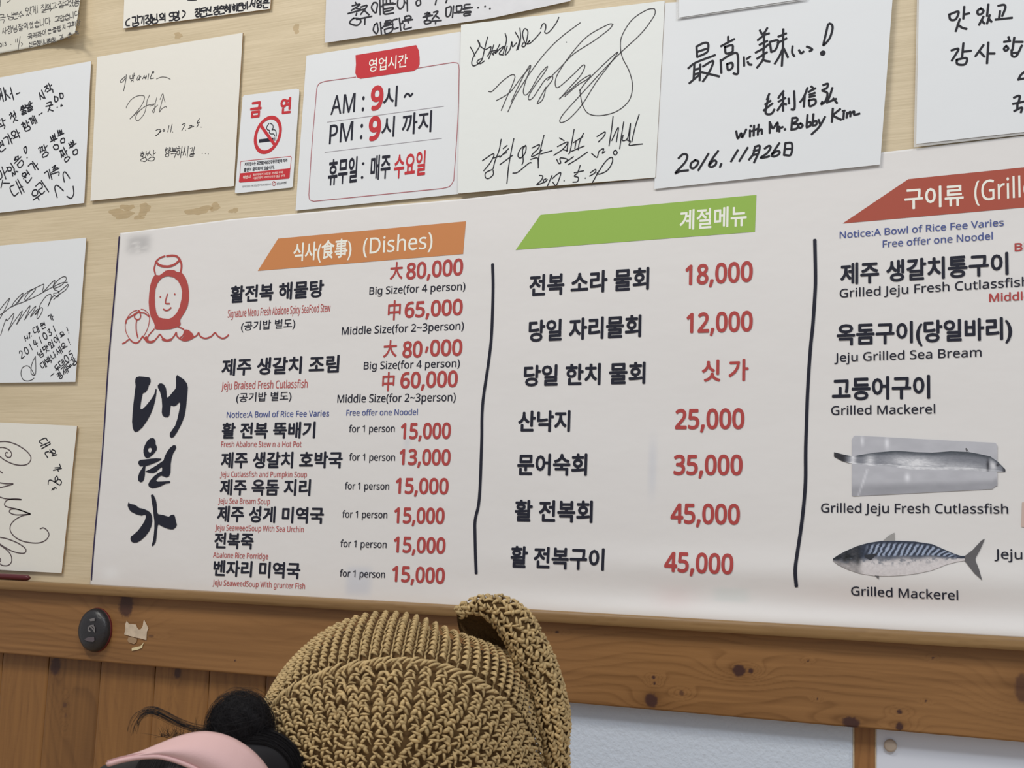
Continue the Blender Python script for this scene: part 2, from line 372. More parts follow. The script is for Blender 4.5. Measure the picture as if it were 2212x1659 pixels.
def kn(u, v, ru, rv, d=1.0, off=RAIL):
    p = px(u, v, off); q = px(u+ru, v, off); r_ = px(u, v+rv, off); return (p[0], p[2], abs(q[0]-p[0]), abs(p[2]-r_[2]), d)
rk = [kn(272, 1308, 15, 25, .9), kn(1596.7, 1448, 13, 13), kn(1622, 1449, 5, 6), kn(1407, 1513, 13, 16), kn(1412, 1463, 4, 4), kn(1414, 1476, 3, 3), kn(1472.6, 1497, 5, 6, .7),
      kn(1838, 1561, 19, 12), kn(1943, 1537.6, 6, 5), kn(1943, 1569, 8, 9), kn(2212, 1487, 20, 32, .7), kn(1745.6, 1428, 2.2, 2.2), kn(2015, 1421, 2.5, 2.5), kn(1765.6, 1509.6, 2.2, 2.2), kn(2000, 1514.7, 2.2, 2.2),
      kn(1203, 1365, 4, 2), kn(326, 1374, 6, 3, .6), kn(508, 1427, 2, 2), kn(2450, 1500, 14, 14)]
rail = woodboard('trim_2', LX0, LX1, zr0, zl0+.004, 0.0, RAIL, C(138, 99, 59), C(90, 58, 28), 3, rk); rail['kind'] = 'structure'
ledge = woodboard('trim_1', LX0, LX1, zl0, zl1, 0.0, LEDGE, C(140, 110, 72), C(108, 80, 48), 21, res=0.002, freq=160, bevel=.002); ledge['kind'] = 'structure'
# lower wall: vertical pine planks on the left, white board panels and posts on the right
zb = px(700, 1659)[2]-0.45
pk = [px(u, 1440, .004)[0] for u in (4, 104, 217, 335, 452.6)]
stp = pk[4]-pk[3]
edges = [pk[0]-stp*2, pk[0]-stp]+pk+[pk[4]+stp*k for k in range(1, 6)]
pkn = [kn(120.5, 1438, 11, 19, .9, .004), kn(384, 1453, 7, 13, .9, .004), kn(140, 1523, 4, 6, .6, .004), kn(142, 1545, 3, 6, .4, .004)]
rs = random.Random(5)
planks = tag(bpy.data.objects.new('plank_wainscot', None), kind='structure'); planks.name = 'wall_lower'
COL.objects.link(planks)
for i in range(len(edges)-1):
    a, b = edges[i], edges[i+1]; k = rs.uniform(.93, 1.06)
    woodboard('plank', a+.0007, b-.0007, zb, zr0+.003, 0.0, .004+rs.uniform(0, .0006), [c*k for c in C(131, 92, 51)[:3]], [c*k for c in C(88, 58, 32)[:3]], 40+i*7, [q for q in pkn if a < q[0] < b], res=0.002, vertical=True, parent=planks, freq=70)
M_FOAM = mat('textured_white_board', C(190, 198, 209), 0.7, 0.2, bump=((220, 220, 220), 0.9), bs=1.2)
M_FOAM2 = mat('smooth_white_board', C(202, 206, 216), 0.6, 0.3, bump=((30, 30, 30), 0.2))
pL = edges[-1]+.004; pR = px(1843, 1620, .003)[0]
o = box('white_panel', (pL, -.003, zb), (pR, .006, zr0+.004), M_FOAM, None, .005); tag(o, 'white textured board panel under the wooden rail, behind the straw hat', 'panel')
post = woodboard('trim_3', pR+.001, px(1889, 1620, .004)[0], zb, zr0+.002, 0, .002, C(140, 98, 58), C(96, 62, 36), 77, vertical=True, freq=80); post['kind'] = 'structure'
q2 = px(1890, 1620, .004)[0]+.001
o = box('white_panel', (q2, -.002, zb), (LX1, .006, zr0+.004), M_FOAM2, None, .0015); tag(o, 'smooth white board panel right of the narrow brown post', 'panel')
# small round peg on the right panel
def lathe(name, prof, c, m, parent=None, n=28, sx=1.0, sz=1.0, smooth=True):   # axis towards the room (-y)
    V = []; Fc = []
    for r_, d in prof:
        for k in range(n): a = 2*math.pi*k/n; V.append((c[0]+r_*sx*math.cos(a), -d, c[2]+r_*sz*math.sin(a)))
    for j in range(len(prof)-1):
        for k in range(n): Fc.append((j*n+k, (j+1)*n+k, (j+1)*n+(k+1) % n, j*n+(k+1) % n))
    Fc.append(tuple((len(prof)-1)*n+k for k in range(n))[::-1])
    return mesh(name, V, Fc, m, parent, smooth=smooth)
c = px(1923, 1611, .005)
tag(lathe('screw_cap', [(.0064, .002), (.0066, .004), (.0060, .0056), (.0045, .0062), (.0008, .0064)], c, mat('beige_plastic', C(170, 155, 140), .4)), 'small round beige cap on the smooth white panel', 'screw cap')

# ------------------------------------------------------------------ menu banner
TX = [(259.5, 504), (500, 474.5), (1003, 430), (1923, 327.3), (2700, 238)]
BX = [(195.5, 1264), (1180, 1320.5), (2212, 1377.5), (2700, 1403)]
BOFF = 0.003
tp = np.array([px(u, v, BOFF)[[0, 2]] for u, v in TX]); bt = np.array([px(u, v, BOFF)[[0, 2]] for u, v in BX])
z_mid_r = px(1900, 1300)[2]
def bdisp(x, z):
    x = np.asarray(x, float); z = np.asarray(z, float)
    d = .0007*(1+np.sin(x*9+z*4)*np.sin(x*3.3-z*7+1))+.0004*(1+np.sin(z*23+x*5))
    r = np.clip((x-px(900, 1300)[0])/.35, 0, 1)
    zz = (z-zl1)
    return d+r*.0075*np.exp(-((zz-.0)/.016)**2)+r*.003*np.exp(-((zz-.055)/.02)**2)
NX, NZ = 420, 230
xsb = None
U, Vv = np.meshgrid(np.linspace(0, 1, NX), np.linspace(0, 1, NZ), indexing='ij')
xl = bt[0, 0]+(tp[0, 0]-bt[0, 0])*Vv; xr = bt[-1, 0]+(tp[-1, 0]-bt[-1, 0])*Vv; XX = xl+(xr-xl)*U
ztop = np.interp(XX, tp[:, 0], tp[:, 1]); zbot = np.interp(XX, bt[:, 0], bt[:, 1]); ZZ = zbot+(ztop-zbot)*Vv
colB = np.ones(XX.shape+(3,))*np.array(C(211, 208, 206)[:3])
def smear_and_shade(u, v, ru, rv, col, a, hard=2, grain=0):
    p = px(u, v, BOFF); q = px(u+ru, v, BOFF); r_ = px(u, v+rv, BOFF)
    d = np.exp(-(np.abs((XX-p[0])/(q[0]-p[0]))**hard+np.abs((ZZ-p[2])/(p[2]-r_[2]))**hard))
    if grain: d = d*np.clip(1+grain*fnoise(XX*70, ZZ*260, 4, 3), 0, 1)
    d = (d*a)[..., None]; global colB; colB = colB*(1-d)+np.array(C(*col)[:3])*d
smear_and_shade(300, 528, 26, 20, (150, 148, 148), .6, 4, 1.2); smear_and_shade(775, 1256, 28, 32, (190, 192, 200), .7, 6); smear_and_shade(1410, 1010, 9, 60, (188, 190, 198), .5, 3)
smear_and_shade(880, 955, 7, 18, (190, 192, 198), .5, 3); smear_and_shade(1580, 1285, 40, 16, (196, 202, 200), .5, 6); smear_and_shade(1460, 1290, 50, 30, (208, 192, 190), .5); smear_and_shade(1900, 1290, 220, 35, (200, 188, 184), .45)  # wide last band paints the shade above the bottom curl
smear_and_shade(240, 1240, 22, 18, (225, 225, 228), .5)
Yb = -(BOFF+bdisp(XX, ZZ))
M_BAN = mat('vinyl_banner', (1, 1, 1, 1), 0.5, 0.3, attr=True, bump=((7, 7, 12), 0.35), bs=5)
V = np.stack([XX, Yb, ZZ], -1).reshape(-1, 3)
ban = mesh('menu_banner', V, gridfaces(NX, NZ), M_BAN, None, colors=colB.reshape(-1, 3), smooth=True)
so = ban.modifiers.new('thickness', 'SOLIDIFY'); so.thickness = 0.0006; so.offset = -1
tag(ban, 'large white printed menu banner with dish names and prices, above the wooden ledge', 'menu')
S = Sheet(ban, BOFF, bdisp)
S.band('header_band', [(601, 515.6), (1006.6, 478.1), (1000.6, 548.7), (557.1, 585.3)], M_ORANGE, 'orange header band with a slanted left end')
S.band('header_band', [(1168, 464.1), (1634, 421.2), (1630.8, 500.9), (1114.2, 540)], M_GREEN, 'green header band with a slanted left end')
S.band('header_band', [(1962.2, 387.1), (2600, 322), (2590, 415), (1820.6, 482.7)], M_BRICK, 'brick red header band with a slanted left end', 90)
WB = dict(bold=.012)
T = S.text
T('식사(食事)', (633, 566), (759, 555), 40, M_WHITE, label='white lettering on the orange band')
T('(Dishes)', (784, 549.5), (934, 536.7), 34, M_WHITE, 'L', .003, label='white lettering reading (Dishes)')
T('계절메뉴', (1468, 498), (1613, 488), 44, M_WHITE, bold=.018, label='white lettering on the green band')
T('구이류', (1954, 453), (2082, 444), 46, M_WHITE, bold=.018, label='white lettering on the brick red band')
T('(Grilled)', (2105, 435.5), (2204.8, 426.5), 44, M_WHITE, 'L', .003, prefix='(Grill')
K = .028
def red(s, bl, br, h, **k): T(s, bl, br, h, M_RED, 'L', .024, label='red price reading '+s.replace('’', ','), **k)
def blk(s, bl, br, h, b=K, **k): T(s, bl, br, h, M_PRINT, 'K', b, **k)
def eng(s, bl, br, h, m=M_PRINT, b=.006, **k): T(s, bl, br, h, m, 'L', b, label=('black' if m is M_PRINT else 'blue' if m is M_BLUE else 'red')+' lettering reading '+s, **k)
T('大', (842, 605), (869.6, 603), 38, M_RED, 'T', .02); red('80,000', (877.2, 604.3), (1000, 594.2), 35.5)
T('中', (837.3, 693), (865, 691), 43, M_RED, 'T', .02); red('65,000', (873.7, 687.2), (999.2, 680.5), 34.5)
T('大', (827.5, 773), (857, 771), 37, M_RED, 'T', .02)
T('80', (869, 773.2), (912, 772), 35.5, M_RED, 'L', .024); T('000', (928.5, 770), (998.4, 768.4), 35.5, M_RED, 'L', .024); T(',', (918.5, 757), (926, 756.6), 36, M_RED, 'L', .024)
T('中', (824.8, 846), (851.4, 845), 42, M_RED, 'T', .02); red('60,000', (864.4, 839.4), (988.4, 836), 35)
eng('Big Size(for 4 person)', (798, 636.8), (1005.2, 626.4), 16)
eng('Middle Size(for 2~3person)', (738.3, 723.6), (1002, 712), 16.5)
eng('Big Size(for 4 person)', (785.8, 798.2), (993.3, 792.8), 16)
eng('Middle Size(for 2~3person)', (728.8, 870), (984.3, 866.5), 17)
blk('활전복 해물탕', (496.7, 655.5), (699, 642), 37)
eng('Signature Menu Fresh Abalone Spicy SeaFood Stew', (492, 686), (713.6, 673), 16.5, M_DKRED, .003)
blk('(공기밥 별도)', (520.5, 715), (637.7, 708), 20, .008)
blk('제주 생갈치 조림', (478, 812.3), (732, 805), 37)
eng('Jeju Braised Fresh Cutlassfish', (478, 841.6), (664.3, 837.5), 16.5, M_DKRED, .003)
blk('(공기밥 별도)', (510, 869), (629.6, 865), 20, .008)
eng('Notice:A Bowl of Rice Fee Varies', (489.9, 902.5), (711, 899.3), 12.5, M_BLUE)
eng('Free offer one Noodel', (748.3, 898), (902.4, 896.3), 12.5, M_BLUE)
for n, ko, l, r_, en, le, re, fp, pr, prs in [
    (0, '활 전복 뚝배기', (478.5, 948), (680.5, 946.8), 'Fresh Abalone Stew n a Hot Pot', (478, 965.5), (651.5, 965.5), ((753.8, 933.7), (852.8, 933.2)), ((865, 948.7), (973.5, 947.8)), '15,000'),
    (1, '제주 생갈치 호박국', (476.6, 1011.6), (739.4, 1011.6), 'Jeju Cutlassfish and Pumpkin Soup', (475.8, 1030), (663, 1030.8), ((754.3, 994.8), (853.3, 995.6)), ((862.3, 1004.3), (973, 1005.6)), '13,000'),
    (2, '제주 옥돔 지리', (474.4, 1070), (670.5, 1071.2), 'Jeju Sea Bream Soup', (471.7, 1087.5), (583.4, 1089), ((745, 1057), (840.6, 1058)), ((854, 1066.6), (968.6, 1068)), '15,000'),
    (3, '제주 성게 미역국', (468.4, 1127), (699, 1131.7), 'Jeju SeaweedSoup With Sea Urchin', (465, 1145.3), (656, 1149.4), ((739.4, 1118), (836.5, 1119.5)), ((851, 1130.4), (960, 1132)), '15,000'),
    (4, '전복죽', (462, 1184.6), (547, 1186.8), 'Abalone Rice Porridge', (460.3, 1204), (579.4, 1207.7), ((735.3, 1181.4), (835, 1183.8)), ((850, 1193.3), (961.8, 1196.3)), '15,000'),
    (5, '벤자리 미역국', (460.3, 1244.3), (648, 1251), 'Jeju SeaweedSoup With grunter Fish', (459.5, 1263.8), (658.8, 1272), ((734, 1245.6), (831.6, 1248.4)), ((846.5, 1256.5), (960.5, 1261.4)), '15,000')]:
    blk(ko, l, r_, 35); eng(en, le, re, 11.8, M_DKRED, .003); eng('for 1 person', fp[0], fp[1], 15); red(prs, pr[0], pr[1], 34.5)
for ko, l, r_, h, p, pl, pr in [
    ('전복 소라 물회', (1143, 641), (1402, 625.5), 47, '18,000', (1480, 616.5), (1626, 608.3)), ('당일 자리물회', (1141.6, 739.2), (1385, 728), 47, '12,000', (1482.7, 720), (1626, 715.8)),
    ('당일 한치 물회', (1131, 835.2), (1394, 829), 46, None, 0, 0), ('산낙지', (1118.8, 933.2), (1231.4, 932.8), 46, '25,000', (1458.3, 927.4), (1608, 926.7)),
    ('문어숙회', (1117, 1027), (1268, 1027.6), 47, '35,000', (1455, 1026), (1604, 1026.7)), ('활 전복회', (1111.6, 1126.5), (1280, 1129.5), 47, '45,000', (1448.5, 1130.8), (1598.3, 1133.4)),
    ('활 전복구이', (1102.5, 1226), (1305, 1232.7), 47, '45,000', (1435, 1235), (1584, 1241))]:
    blk(ko, l, r_, h)
    if p: red(p, pl, pr, 43.5)
T('싯 가', (1516, 825), (1617, 822.5), 47, M_RED, 'K', .024)
eng('Notice:A Bowl of Rice Fee Varies', (1814, 515.2), (2168.6, 488), 14.5, M_BLUE)
eng('Free offer one Noodel', (1907, 534.8), (2144.5, 517.3), 15, M_BLUE)
T('Big Size', (2191.9, 543.2), (2209, 542), 17.5, M_RED, 'L', .014, prefix='B')
T('Middle Size', (2137, 652.3), (2209, 648.5), 17.5, M_RED, 'L', .014, prefix='Middl')
blk('제주 생갈치통구이', (1815.4, 616), (2179, 593.5), 47)
T('Grilled Jeju Fresh Cutlassfish', (1814, 643.3), (2204, 619.2), 18.5, M_PRINT, 'L', .006, prefix='Grilled Jeju Fresh Cutlassfis')
blk('옥돔구이(당일바리)', (1807.6, 747), (2186.7, 733.5), 47)
eng('Jeju Grilled Sea Bream', (1802.5, 782), (2120.4, 770.5), 18.5)
blk('고등어구이', (1797.3, 866), (2009.5, 861), 50)
eng('Grilled Mackerel', (1795.6, 896.4), (2020.4, 893.3), 19)
eng('Grilled Jeju Fresh Cutlassfish', (1773.7, 1107), (2178, 1109.6), 19.5)
eng('Grilled Mackerel', (1838.9, 1285.8), (2070, 1296), 19)
T('Jeju Grilled Sea Bream', (2148.3, 1206.8), (2208.5, 1208.3), 20.5, M_PRINT, 'L', .006, prefix='Jeju')
S.ink('divider_line', [[(1064.4, 571.5), (1065.4, 628), (1062, 725.5), (1054.6, 790.6), (1044.9, 855.7), (1041.5, 900), (1040.7, 959.5), (1035.8, 1076), (1027, 1122), (1026.4, 1154.8), (1029, 1238)]], 6.5, M_PRINT, label='wavy dark divider line left of the seasonal dishes')
S.ink('divider_line', [[(1760.3, 518.8), (1761.8, 601), (1760, 646), (1755.7, 706.6), (1751, 752), (1745, 842), (1740.7, 965.4), (1740, 1043.7), (1733, 1122), (1722.6, 1194), (1718, 1232), (1720.4, 1266)]], 7, M_PRINT, label='wavy dark divider line left of the grilled dishes')
S.ink('edge_strip', [[(258, 512), (238, 745), (224, 950), (205, 1160), (198, 1252)]], 3.2, M_PURPLE, label='dark purple edge strip')
# brush calligraphy
Z = Zf(270, 800, 10.37)
CA = [[(240,190),(265,150),(330,135),(430,142),(545,158),(575,190),(580,250),(560,315),(540,330),(520,410),(470,490),(405,515),(385,600),(360,740),(348,840),(355,870),(395,870),(480,790),(590,650),(660,540),(690,430),(705,405),(715,440),(705,540),(680,680),(640,830),(580,980),(500,1130),(400,1270),(300,1365),(245,1385),(205,1355),(178,1280),(165,1150),(175,980),(195,750),(225,500),(245,350),(235,260)],
 [(740,340),(770,300),(820,290),(880,320),(920,390),(935,480),(940,590),(965,612),(1000,580),(1140,410),(1150,350),(1148,150),(1175,100),(1240,150),(1320,200),(1390,290),(1412,380),(1405,500),(1390,650),(1370,850),(1340,1020),(1270,1200),(1170,1390),(1100,1490),(1045,1515),(1010,1480),(1010,1410),(1060,1340),(1130,1240),(1180,1090),(1215,930),(1240,790),(1240,730),(1215,720),(1160,780),(1100,805),(1030,785),(1015,900),(1005,1000),(970,1050),(900,1050),(845,1010),(830,940),(840,800),(830,640),(790,480),(745,390)]]
for p in CA: S.poly('brush_letter', p, M_PRINT, Z=Z)
Z = Zf(270, 930, 10.37)
S.poly('brush_letter', [(620,165),(660,180),(688,230),(690,300),(722,370),(718,430),(660,510),(560,600),(500,620),(450,590),(420,500),(420,430),(450,330),(510,225),(570,175)], M_PRINT, Z=Z, holes=[[(565,380),(600,395),(605,440),(590,485),(560,498),(530,470),(520,430),(535,395)]])
S.poly('brush_letter', [(305,740),(310,690),(350,658),(480,645),(600,630),(700,622),(825,630),(790,670),(700,715),(600,755),(465,800),(455,900),(450,1000),(430,1100),(395,1150),(350,1160),(305,1120),(300,1040),(330,940),(400,830),(420,800),(340,800)], M_PRINT, Z=Z)
S.poly('brush_letter', [(455,920),(560,870),(700,790),(870,670),(890,600),(940,490),(1020,380),(1090,330),(1140,335),(1155,380),(1130,440),(1085,510),(1050,620),(1030,750),(1025,940),(990,1030),(930,1052),(880,1030),(810,1010),(750,1050),(700,1120),(740,1145),(880,1140),(1000,1130),(1025,1150),(1000,1180),(920,1190),(800,1250),(700,1285),(610,1295),(545,1260),(525,1210),(560,1130),(650,1030),(740,960),(835,910),(840,850),(830,815),(770,860),(700,930),(640,955),(550,950)], M_PRINT, Z=Z)
Z = Zf(260, 1050, 10.37)
S.poly('brush_letter', [(190,360),(225,400),(320,415),(380,450),(430,490),(530,510),(630,555),(690,610),(715,680),(720,780),(700,900),(650,1010),(570,1120),(470,1210),(380,1265),(310,1270),(255,1245),(230,1190),(240,1130),(300,1090),(400,1000),(490,880),(550,780),(580,690),(570,645),(530,645),(480,662),(370,635),(240,570),(190,500),(168,430)], M_PRINT, Z=Z)
S.poly('brush_letter', [(690,205),(715,185),(750,200),(795,290),(820,400),(830,580),(855,630),(970,650),(1090,688),(1150,645),(1200,640),(1225,670),(1250,780),(1272,870),(1250,920),(1190,970),(1130,970),(1050,950),(930,900),(865,855),(845,880),(830,980),(815,1150),(800,1250),(760,1320),(720,1350),(708,1320),(735,1230),(755,1100),(768,950),(770,800),(755,680),(735,500),(710,350)], M_PRINT, Z=Z)
# emblem of the diver
Z = Zf(260, 540, 7.54); e = S.eps()
em = S.poly('emblem', [(560,415),(520,480),(490,580),(475,700),(465,850),(475,980),(500,1090),(550,1180),(565,1230),(560,1275),(590,1295),(700,1300),(820,1290),(940,1255),(985,1220),(985,1190),(975,1150),(990,1110),(1050,1020),(1100,920),(1122,800),(1122,680),(1105,560),(1070,460),(1020,385),(990,365),(930,360),(880,330),(800,325),(740,340),(690,380),(640,415),(590,408)], M_LOGO, Z=Z,
  holes=[[(785,428),(870,445),(940,500),(990,590),(1010,680),(1000,800),(970,930),(920,1030),(850,1100),(790,1125),(700,1115),(635,1100),(590,1020),(568,900),(565,760),(575,640),(610,540),(670,465),(730,435)]], label='red printed emblem of a hooded diver with a basin and float')
S.ink('emblem_lines', [(3.6, [(730,100),(650,130),(590,180)]), (5, [(590,190),(620,235),(680,262),(740,270),(800,268),(880,240),(945,190),(965,150)]), (4.5, [(965,155),(930,110),(860,92),(760,100)]), (3.5, [(580,190),(570,240),(555,310),(575,400)]), (4.5, [(965,140),(995,220),(998,290),(985,360)]),
  (2.9, [(770,720),(738,860),(805,875)]), (3, [(705,965),(750,985),(800,970),(828,940)]), (3.2, (655, 765)), (3.2, (890, 722)),
  (1.6, [(280,980),(200,1010),(120,1100),(85,1200),(95,1330),(150,1440),(200,1490),(260,1510),(310,1480),(390,1390),(450,1270),(478,1130),(460,1040),(400,980),(340,965)]), (3.4, [(305,985),(290,1010),(200,1070),(110,1130),(95,1190)]), (2.6, [(305,985),(340,1020),(400,1030),(465,1080)]),
  (2.8, [(325,1030),(335,1070),(320,1120),(280,1135),(240,1110),(235,1070),(270,1030),(310,1015),(325,1030)]), (2.8, [(275,1130),(262,1200),(265,1320),(290,1430)]), (3, [(40,1525),(90,1500),(150,1455),(200,1495),(260,1515),(310,1490),(365,1405)]),
  (3.2, [(365,1405),(400,1450),(440,1490),(500,1500),(560,1475),(610,1420),(650,1375),(690,1430),(760,1470),(830,1455),(880,1400),(915,1345),(925,1400),(980,1450),(1050,1475),(1130,1460),(1200,1420),(1250,1390),(1280,1350),(1310,1410),(1390,1440),(1480,1410),(1545,1350),(1590,1400),(1660,1440),(1720,1425),(1765,1385)]),
  (5, [(690,1455),(760,1475),(830,1460)]), (5, [(440,1490),(500,1500),(550,1485)]), (2.8, [(555,1290),(490,1360),(450,1420),(455,1480)]), (2.8, [(940,1250),(1040,1300),(1030,1380),(980,1430)])], 3, M_LOGO, Z=Z)
S.poly('emblem_shoulder', [(1065,1295),(1120,1305),(1180,1360),(1205,1410),(1130,1460),(1050,1478),(990,1460),(1040,1400)], M_LOGO, Z=Z)
S.poly('emblem_shoulder', [(435,1400),(385,1430),(410,1465),(450,1495),(445,1450)], M_LOGO, Z=Z)

# printed fish pictures (flat colour print)
M_FISH = mat('photo_print', (1, 1, 1, 1), 0.45, 0.3, attr=True)
def interp(p, x): p = np.array(p, float); return np.interp(x, p[:, 0], p[:, 1])
def strip(name, top, bot, Z, colf, nu=180, nv=40, label=None, parent=None):
    xs_ = np.linspace(top[0][0], top[-1][0], nu); yt = interp(top, xs_); yb = interp(bot, xs_); e = S.eps(); P = []; Cc = []
    for i in range(nu):
        for j in range(nv):
            v = j/(nv-1); y = yt[i]*(1-v)+yb[i]*v; P.append(S.xz(*Z(xs_[i], y))); Cc.append((xs_[i], y, v))
    Cc = np.array(Cc); col = colf(Cc[:, 0], Cc[:, 1], Cc[:, 2], (Cc[:, 0]-xs_[0])/(xs_[-1]-xs_[0]))
    col = np.vectorize(lin)(np.clip(col, 0, 255))/.78
    o = mesh(name, S.lift(np.array(P), e), gridfaces(nu, nv), M_FISH, S.o, colors=col)
    if label: o['label'] = label
    return o
Z = Zf(1700, 840, 3.19)
def sm(a, b, x): t = np.clip((x-a)/(b-a), 0, 1); return t*t*(3-2*t)
def mixc(a, b, t): return np.asarray(a, float)*(1-t[:, None])+np.asarray(b, float)*t[:, None]
def tray(x, y, v, u):
    g = mixc((176, 176, 182), (150, 150, 156), sm(.75, .9, v)); g += 8*fnoise(x/90, y/40, 3)[:, None]
    w = np.exp(-((x-520)/9)**2-((y-360)/30)**2)+np.exp(-((x-690)/14)**2-((y-375)/35)**2)+np.exp(-((x-830)/18)**2-((y-610)/28)**2)+.7*np.exp(-((x-540+(y-600)*.35)/7)**2)*(v > .55)
    return np.clip(g+np.clip(w, 0, 1)[:, None]*45, 0, 225)
strip('fish_tray_picture', [(448, 350), (455, 332), (468, 322), (900, 345), (1435, 373), (1446, 380), (1450, 392)], [(440, 715), (442, 735), (460, 740), (900, 718), (1410, 691), (1425, 688), (1430, 670)], Z, tray, 90, 40, 'printed picture of a grey fish tray')
def cut(x, y, v, u):
    c = mixc((70, 75, 82), (120, 122, 130), sm(.0, .35, v)); c = mixc((0, 0, 0), (1, 1, 1), v*0)+c
    belly = np.exp(-((x-880)/170)**2-((v-.62)/.35)**2)+.8*np.exp(-((x-570)/35)**2-((v-.6)/.5)**2)+.5*np.exp(-((x-1200)/200)**2-((v-.8)/.2)**2)+.9*np.exp(-((x-455)/22)**2)+.5*(v > .85)
    belly = np.clip(belly*(1+.5*fnoise(x/25, y/8, 5)), 0, 1); c = c*(1-belly[:, None])+np.array([212, 212, 216])*belly[:, None]
    tail = 1-sm(385, 430, x); c = c*(1-tail[:, None])+np.array([52, 52, 56])*tail[:, None]
    hd = np.exp(-((x-1420)/25)**2-((v-.55)/.35)**2); c = c*(1-hd[:, None])+np.array([205, 205, 208])*hd[:, None]
    dk = np.exp(-((x-1385)/10)**2-((v-.6)/.4)**2)+np.exp(-((x-1452)/10)**2-((y-525)/10)**2)*1.2+sm(1475, 1500, x); dk = np.clip(dk, 0, 1)*.8; c = c*(1-dk[:, None])+np.array([45, 45, 50])*dk[:, None]
    return c+10*fnoise(x/14, y/5, 8)[:, None]
strip('fish_picture', [(325,437),(400,455),(450,465),(600,440),(750,427),(900,437),(1000,440),(1130,430),(1250,435),(1330,450),(1400,465),(1450,500),(1505,555)], [(325,468),(380,498),(430,512),(500,522),(560,528),(700,535),(850,555),(1000,560),(1250,562),(1400,572),(1505,572)], Z, cut, 200, 30, 'printed picture of a long silver cutlassfish')
S.ink('fin_line', [[(1240,435),(1232,412)], [(1250,432),(1235,410)]], 1.5, M_INKS, Z=Z)
def mac(x, y, v, u):
    c = mixc((52, 58, 72), (196, 190, 190), sm(.38, .62, v+.02*np.sin(x/30)))
    st = np.sin((x+ (v-.2)*120+12*fnoise(x/60, y/20, 2))/38*2*math.pi); band = sm(.02, .12, v)*(1-sm(.40, .47, v))*sm(520, 600, x)*(1-sm(1120, 1200, x))
    s_ = (sm(-.25, .35, st)*band)[:, None]; c = c*(1-s_)+np.array([150, 161, 182])*s_
    hd = (1-sm(480, 535, x)); hc = mixc((48, 50, 56), (150, 145, 145), sm(.35, .8, v)+.3*fnoise(x/30, y/20, 12)); c = c*(1-hd[:, None])+hc*hd[:, None]
    eye = np.exp(-((x-415)/22)**2-((y-1165)/28)**2)+np.exp(-((x-490)/14)**2-((y-1180)/40)**2)*.6; c = c*(1-.7*np.clip(eye, 0, 1)[:, None])+20*.7*np.clip(eye, 0, 1)[:, None]
    sp = np.clip(fnoise(x/22, y/16, 15)*2*np.exp(-((v-.55)/.12)**2), 0, .7)[:, None]; c = c*(1-sp)+np.array([90, 95, 105])*sp
    return c+14*fnoise(x/12, y/8, 9)[:, None]
strip('fish_picture', [(318,1170),(350,1148),(400,1120),(480,1085),(560,1062),(650,1048),(760,1047),(880,1052),(1000,1070),(1080,1105),(1150,1135),(1200,1152),(1240,1152)], [(318,1186),(350,1212),(420,1245),(500,1272),(600,1288),(700,1290),(800,1285),(900,1272),(1000,1250),(1100,1210),(1180,1190),(1240,1182)], Z, mac, 260, 50, 'printed picture of a striped mackerel')
M_FIN = mat('fin_print', C(92, 90, 92), .5); M_FIN2 = mat('pale_fin_print', C(150, 148, 146), .5)
S.poly('tail_picture', [(1225,1152),(1280,1110),(1340,1045),(1365,1032),(1330,1110),(1300,1165),(1300,1185),(1322,1240),(1345,1320),(1290,1270),(1225,1186)], M_FIN, Z=Z)
S.poly('fin_picture', [(660,1049),(700,1012),(742,990),(744,1047)], M_FIN2, Z=Z)
S.poly('fin_picture', [(533,1145),(630,1133),(578,1182),(542,1165)], mat('dark_fin_print', C(45, 47, 54), .5), Z=Z)
S.poly('fin_picture', [(605,1286),(635,1288),(632,1312)], M_FIN, Z=Z)
S.poly('dish_picture', [(2208, 1085), (2330, 1086), (2330, 1150), (2206, 1138)], mat('tan_print', C(192, 170, 160), .5), label='edge of a tan printed dish picture')

# ------------------------------------------------------------------ cards and sheets on the wall
def card(name, quad, off, th, m, label, cat, group=None, edge=M_EDGE):
    o = slab(name, quad, off, th, m, None, edge); tag(o, label, cat, group); return Sheet(o, off)
G = 'papers pinned on the wall'
# autograph card 2017
c8 = card('autograph_card', [(996, 53.5), (1436, 1.5), (1415.5, 383.4), (988.7, 418)], .0075, .002, M_CARD8, 'white card with a large looping black signature, between the hours sign and the Japanese note', 'autograph card', G)
Z = Zf(980, 0, 3.456)
c8.ink('handwriting', [[(125,352),(145,385),(160,420)],[(180,300),(195,340),(150,420),(135,470),(150,492),(185,475),(215,440),(190,445),(175,465),(200,475),(230,455)],[(180,300),(200,345),(235,370)],[(255,275),(240,330),(215,440)],[(240,370),(280,350),(265,400),(250,420)],[(300,335),(285,380),(262,440)],[(270,385),(330,375),(290,400),(300,410)],[(345,330),(310,400),(345,365),(380,345),(340,400),(370,410)],[(385,250),(395,300),(370,400)],[(400,345),(385,410),(420,370),(435,310),(440,350),(470,320)],[(460,240),(490,300),(470,375)],[(495,210),(500,290),(480,370)],[(520,320),(510,345),(535,340),(555,240),(530,215),(515,260),(540,330),(570,300),(550,328),(575,320),(620,275),(650,240)],[(650,215),(665,180),(685,180),(688,210),(680,240),(700,248),(735,215),(770,165),(785,130)]], 2.3, M_INK, Z=Z)
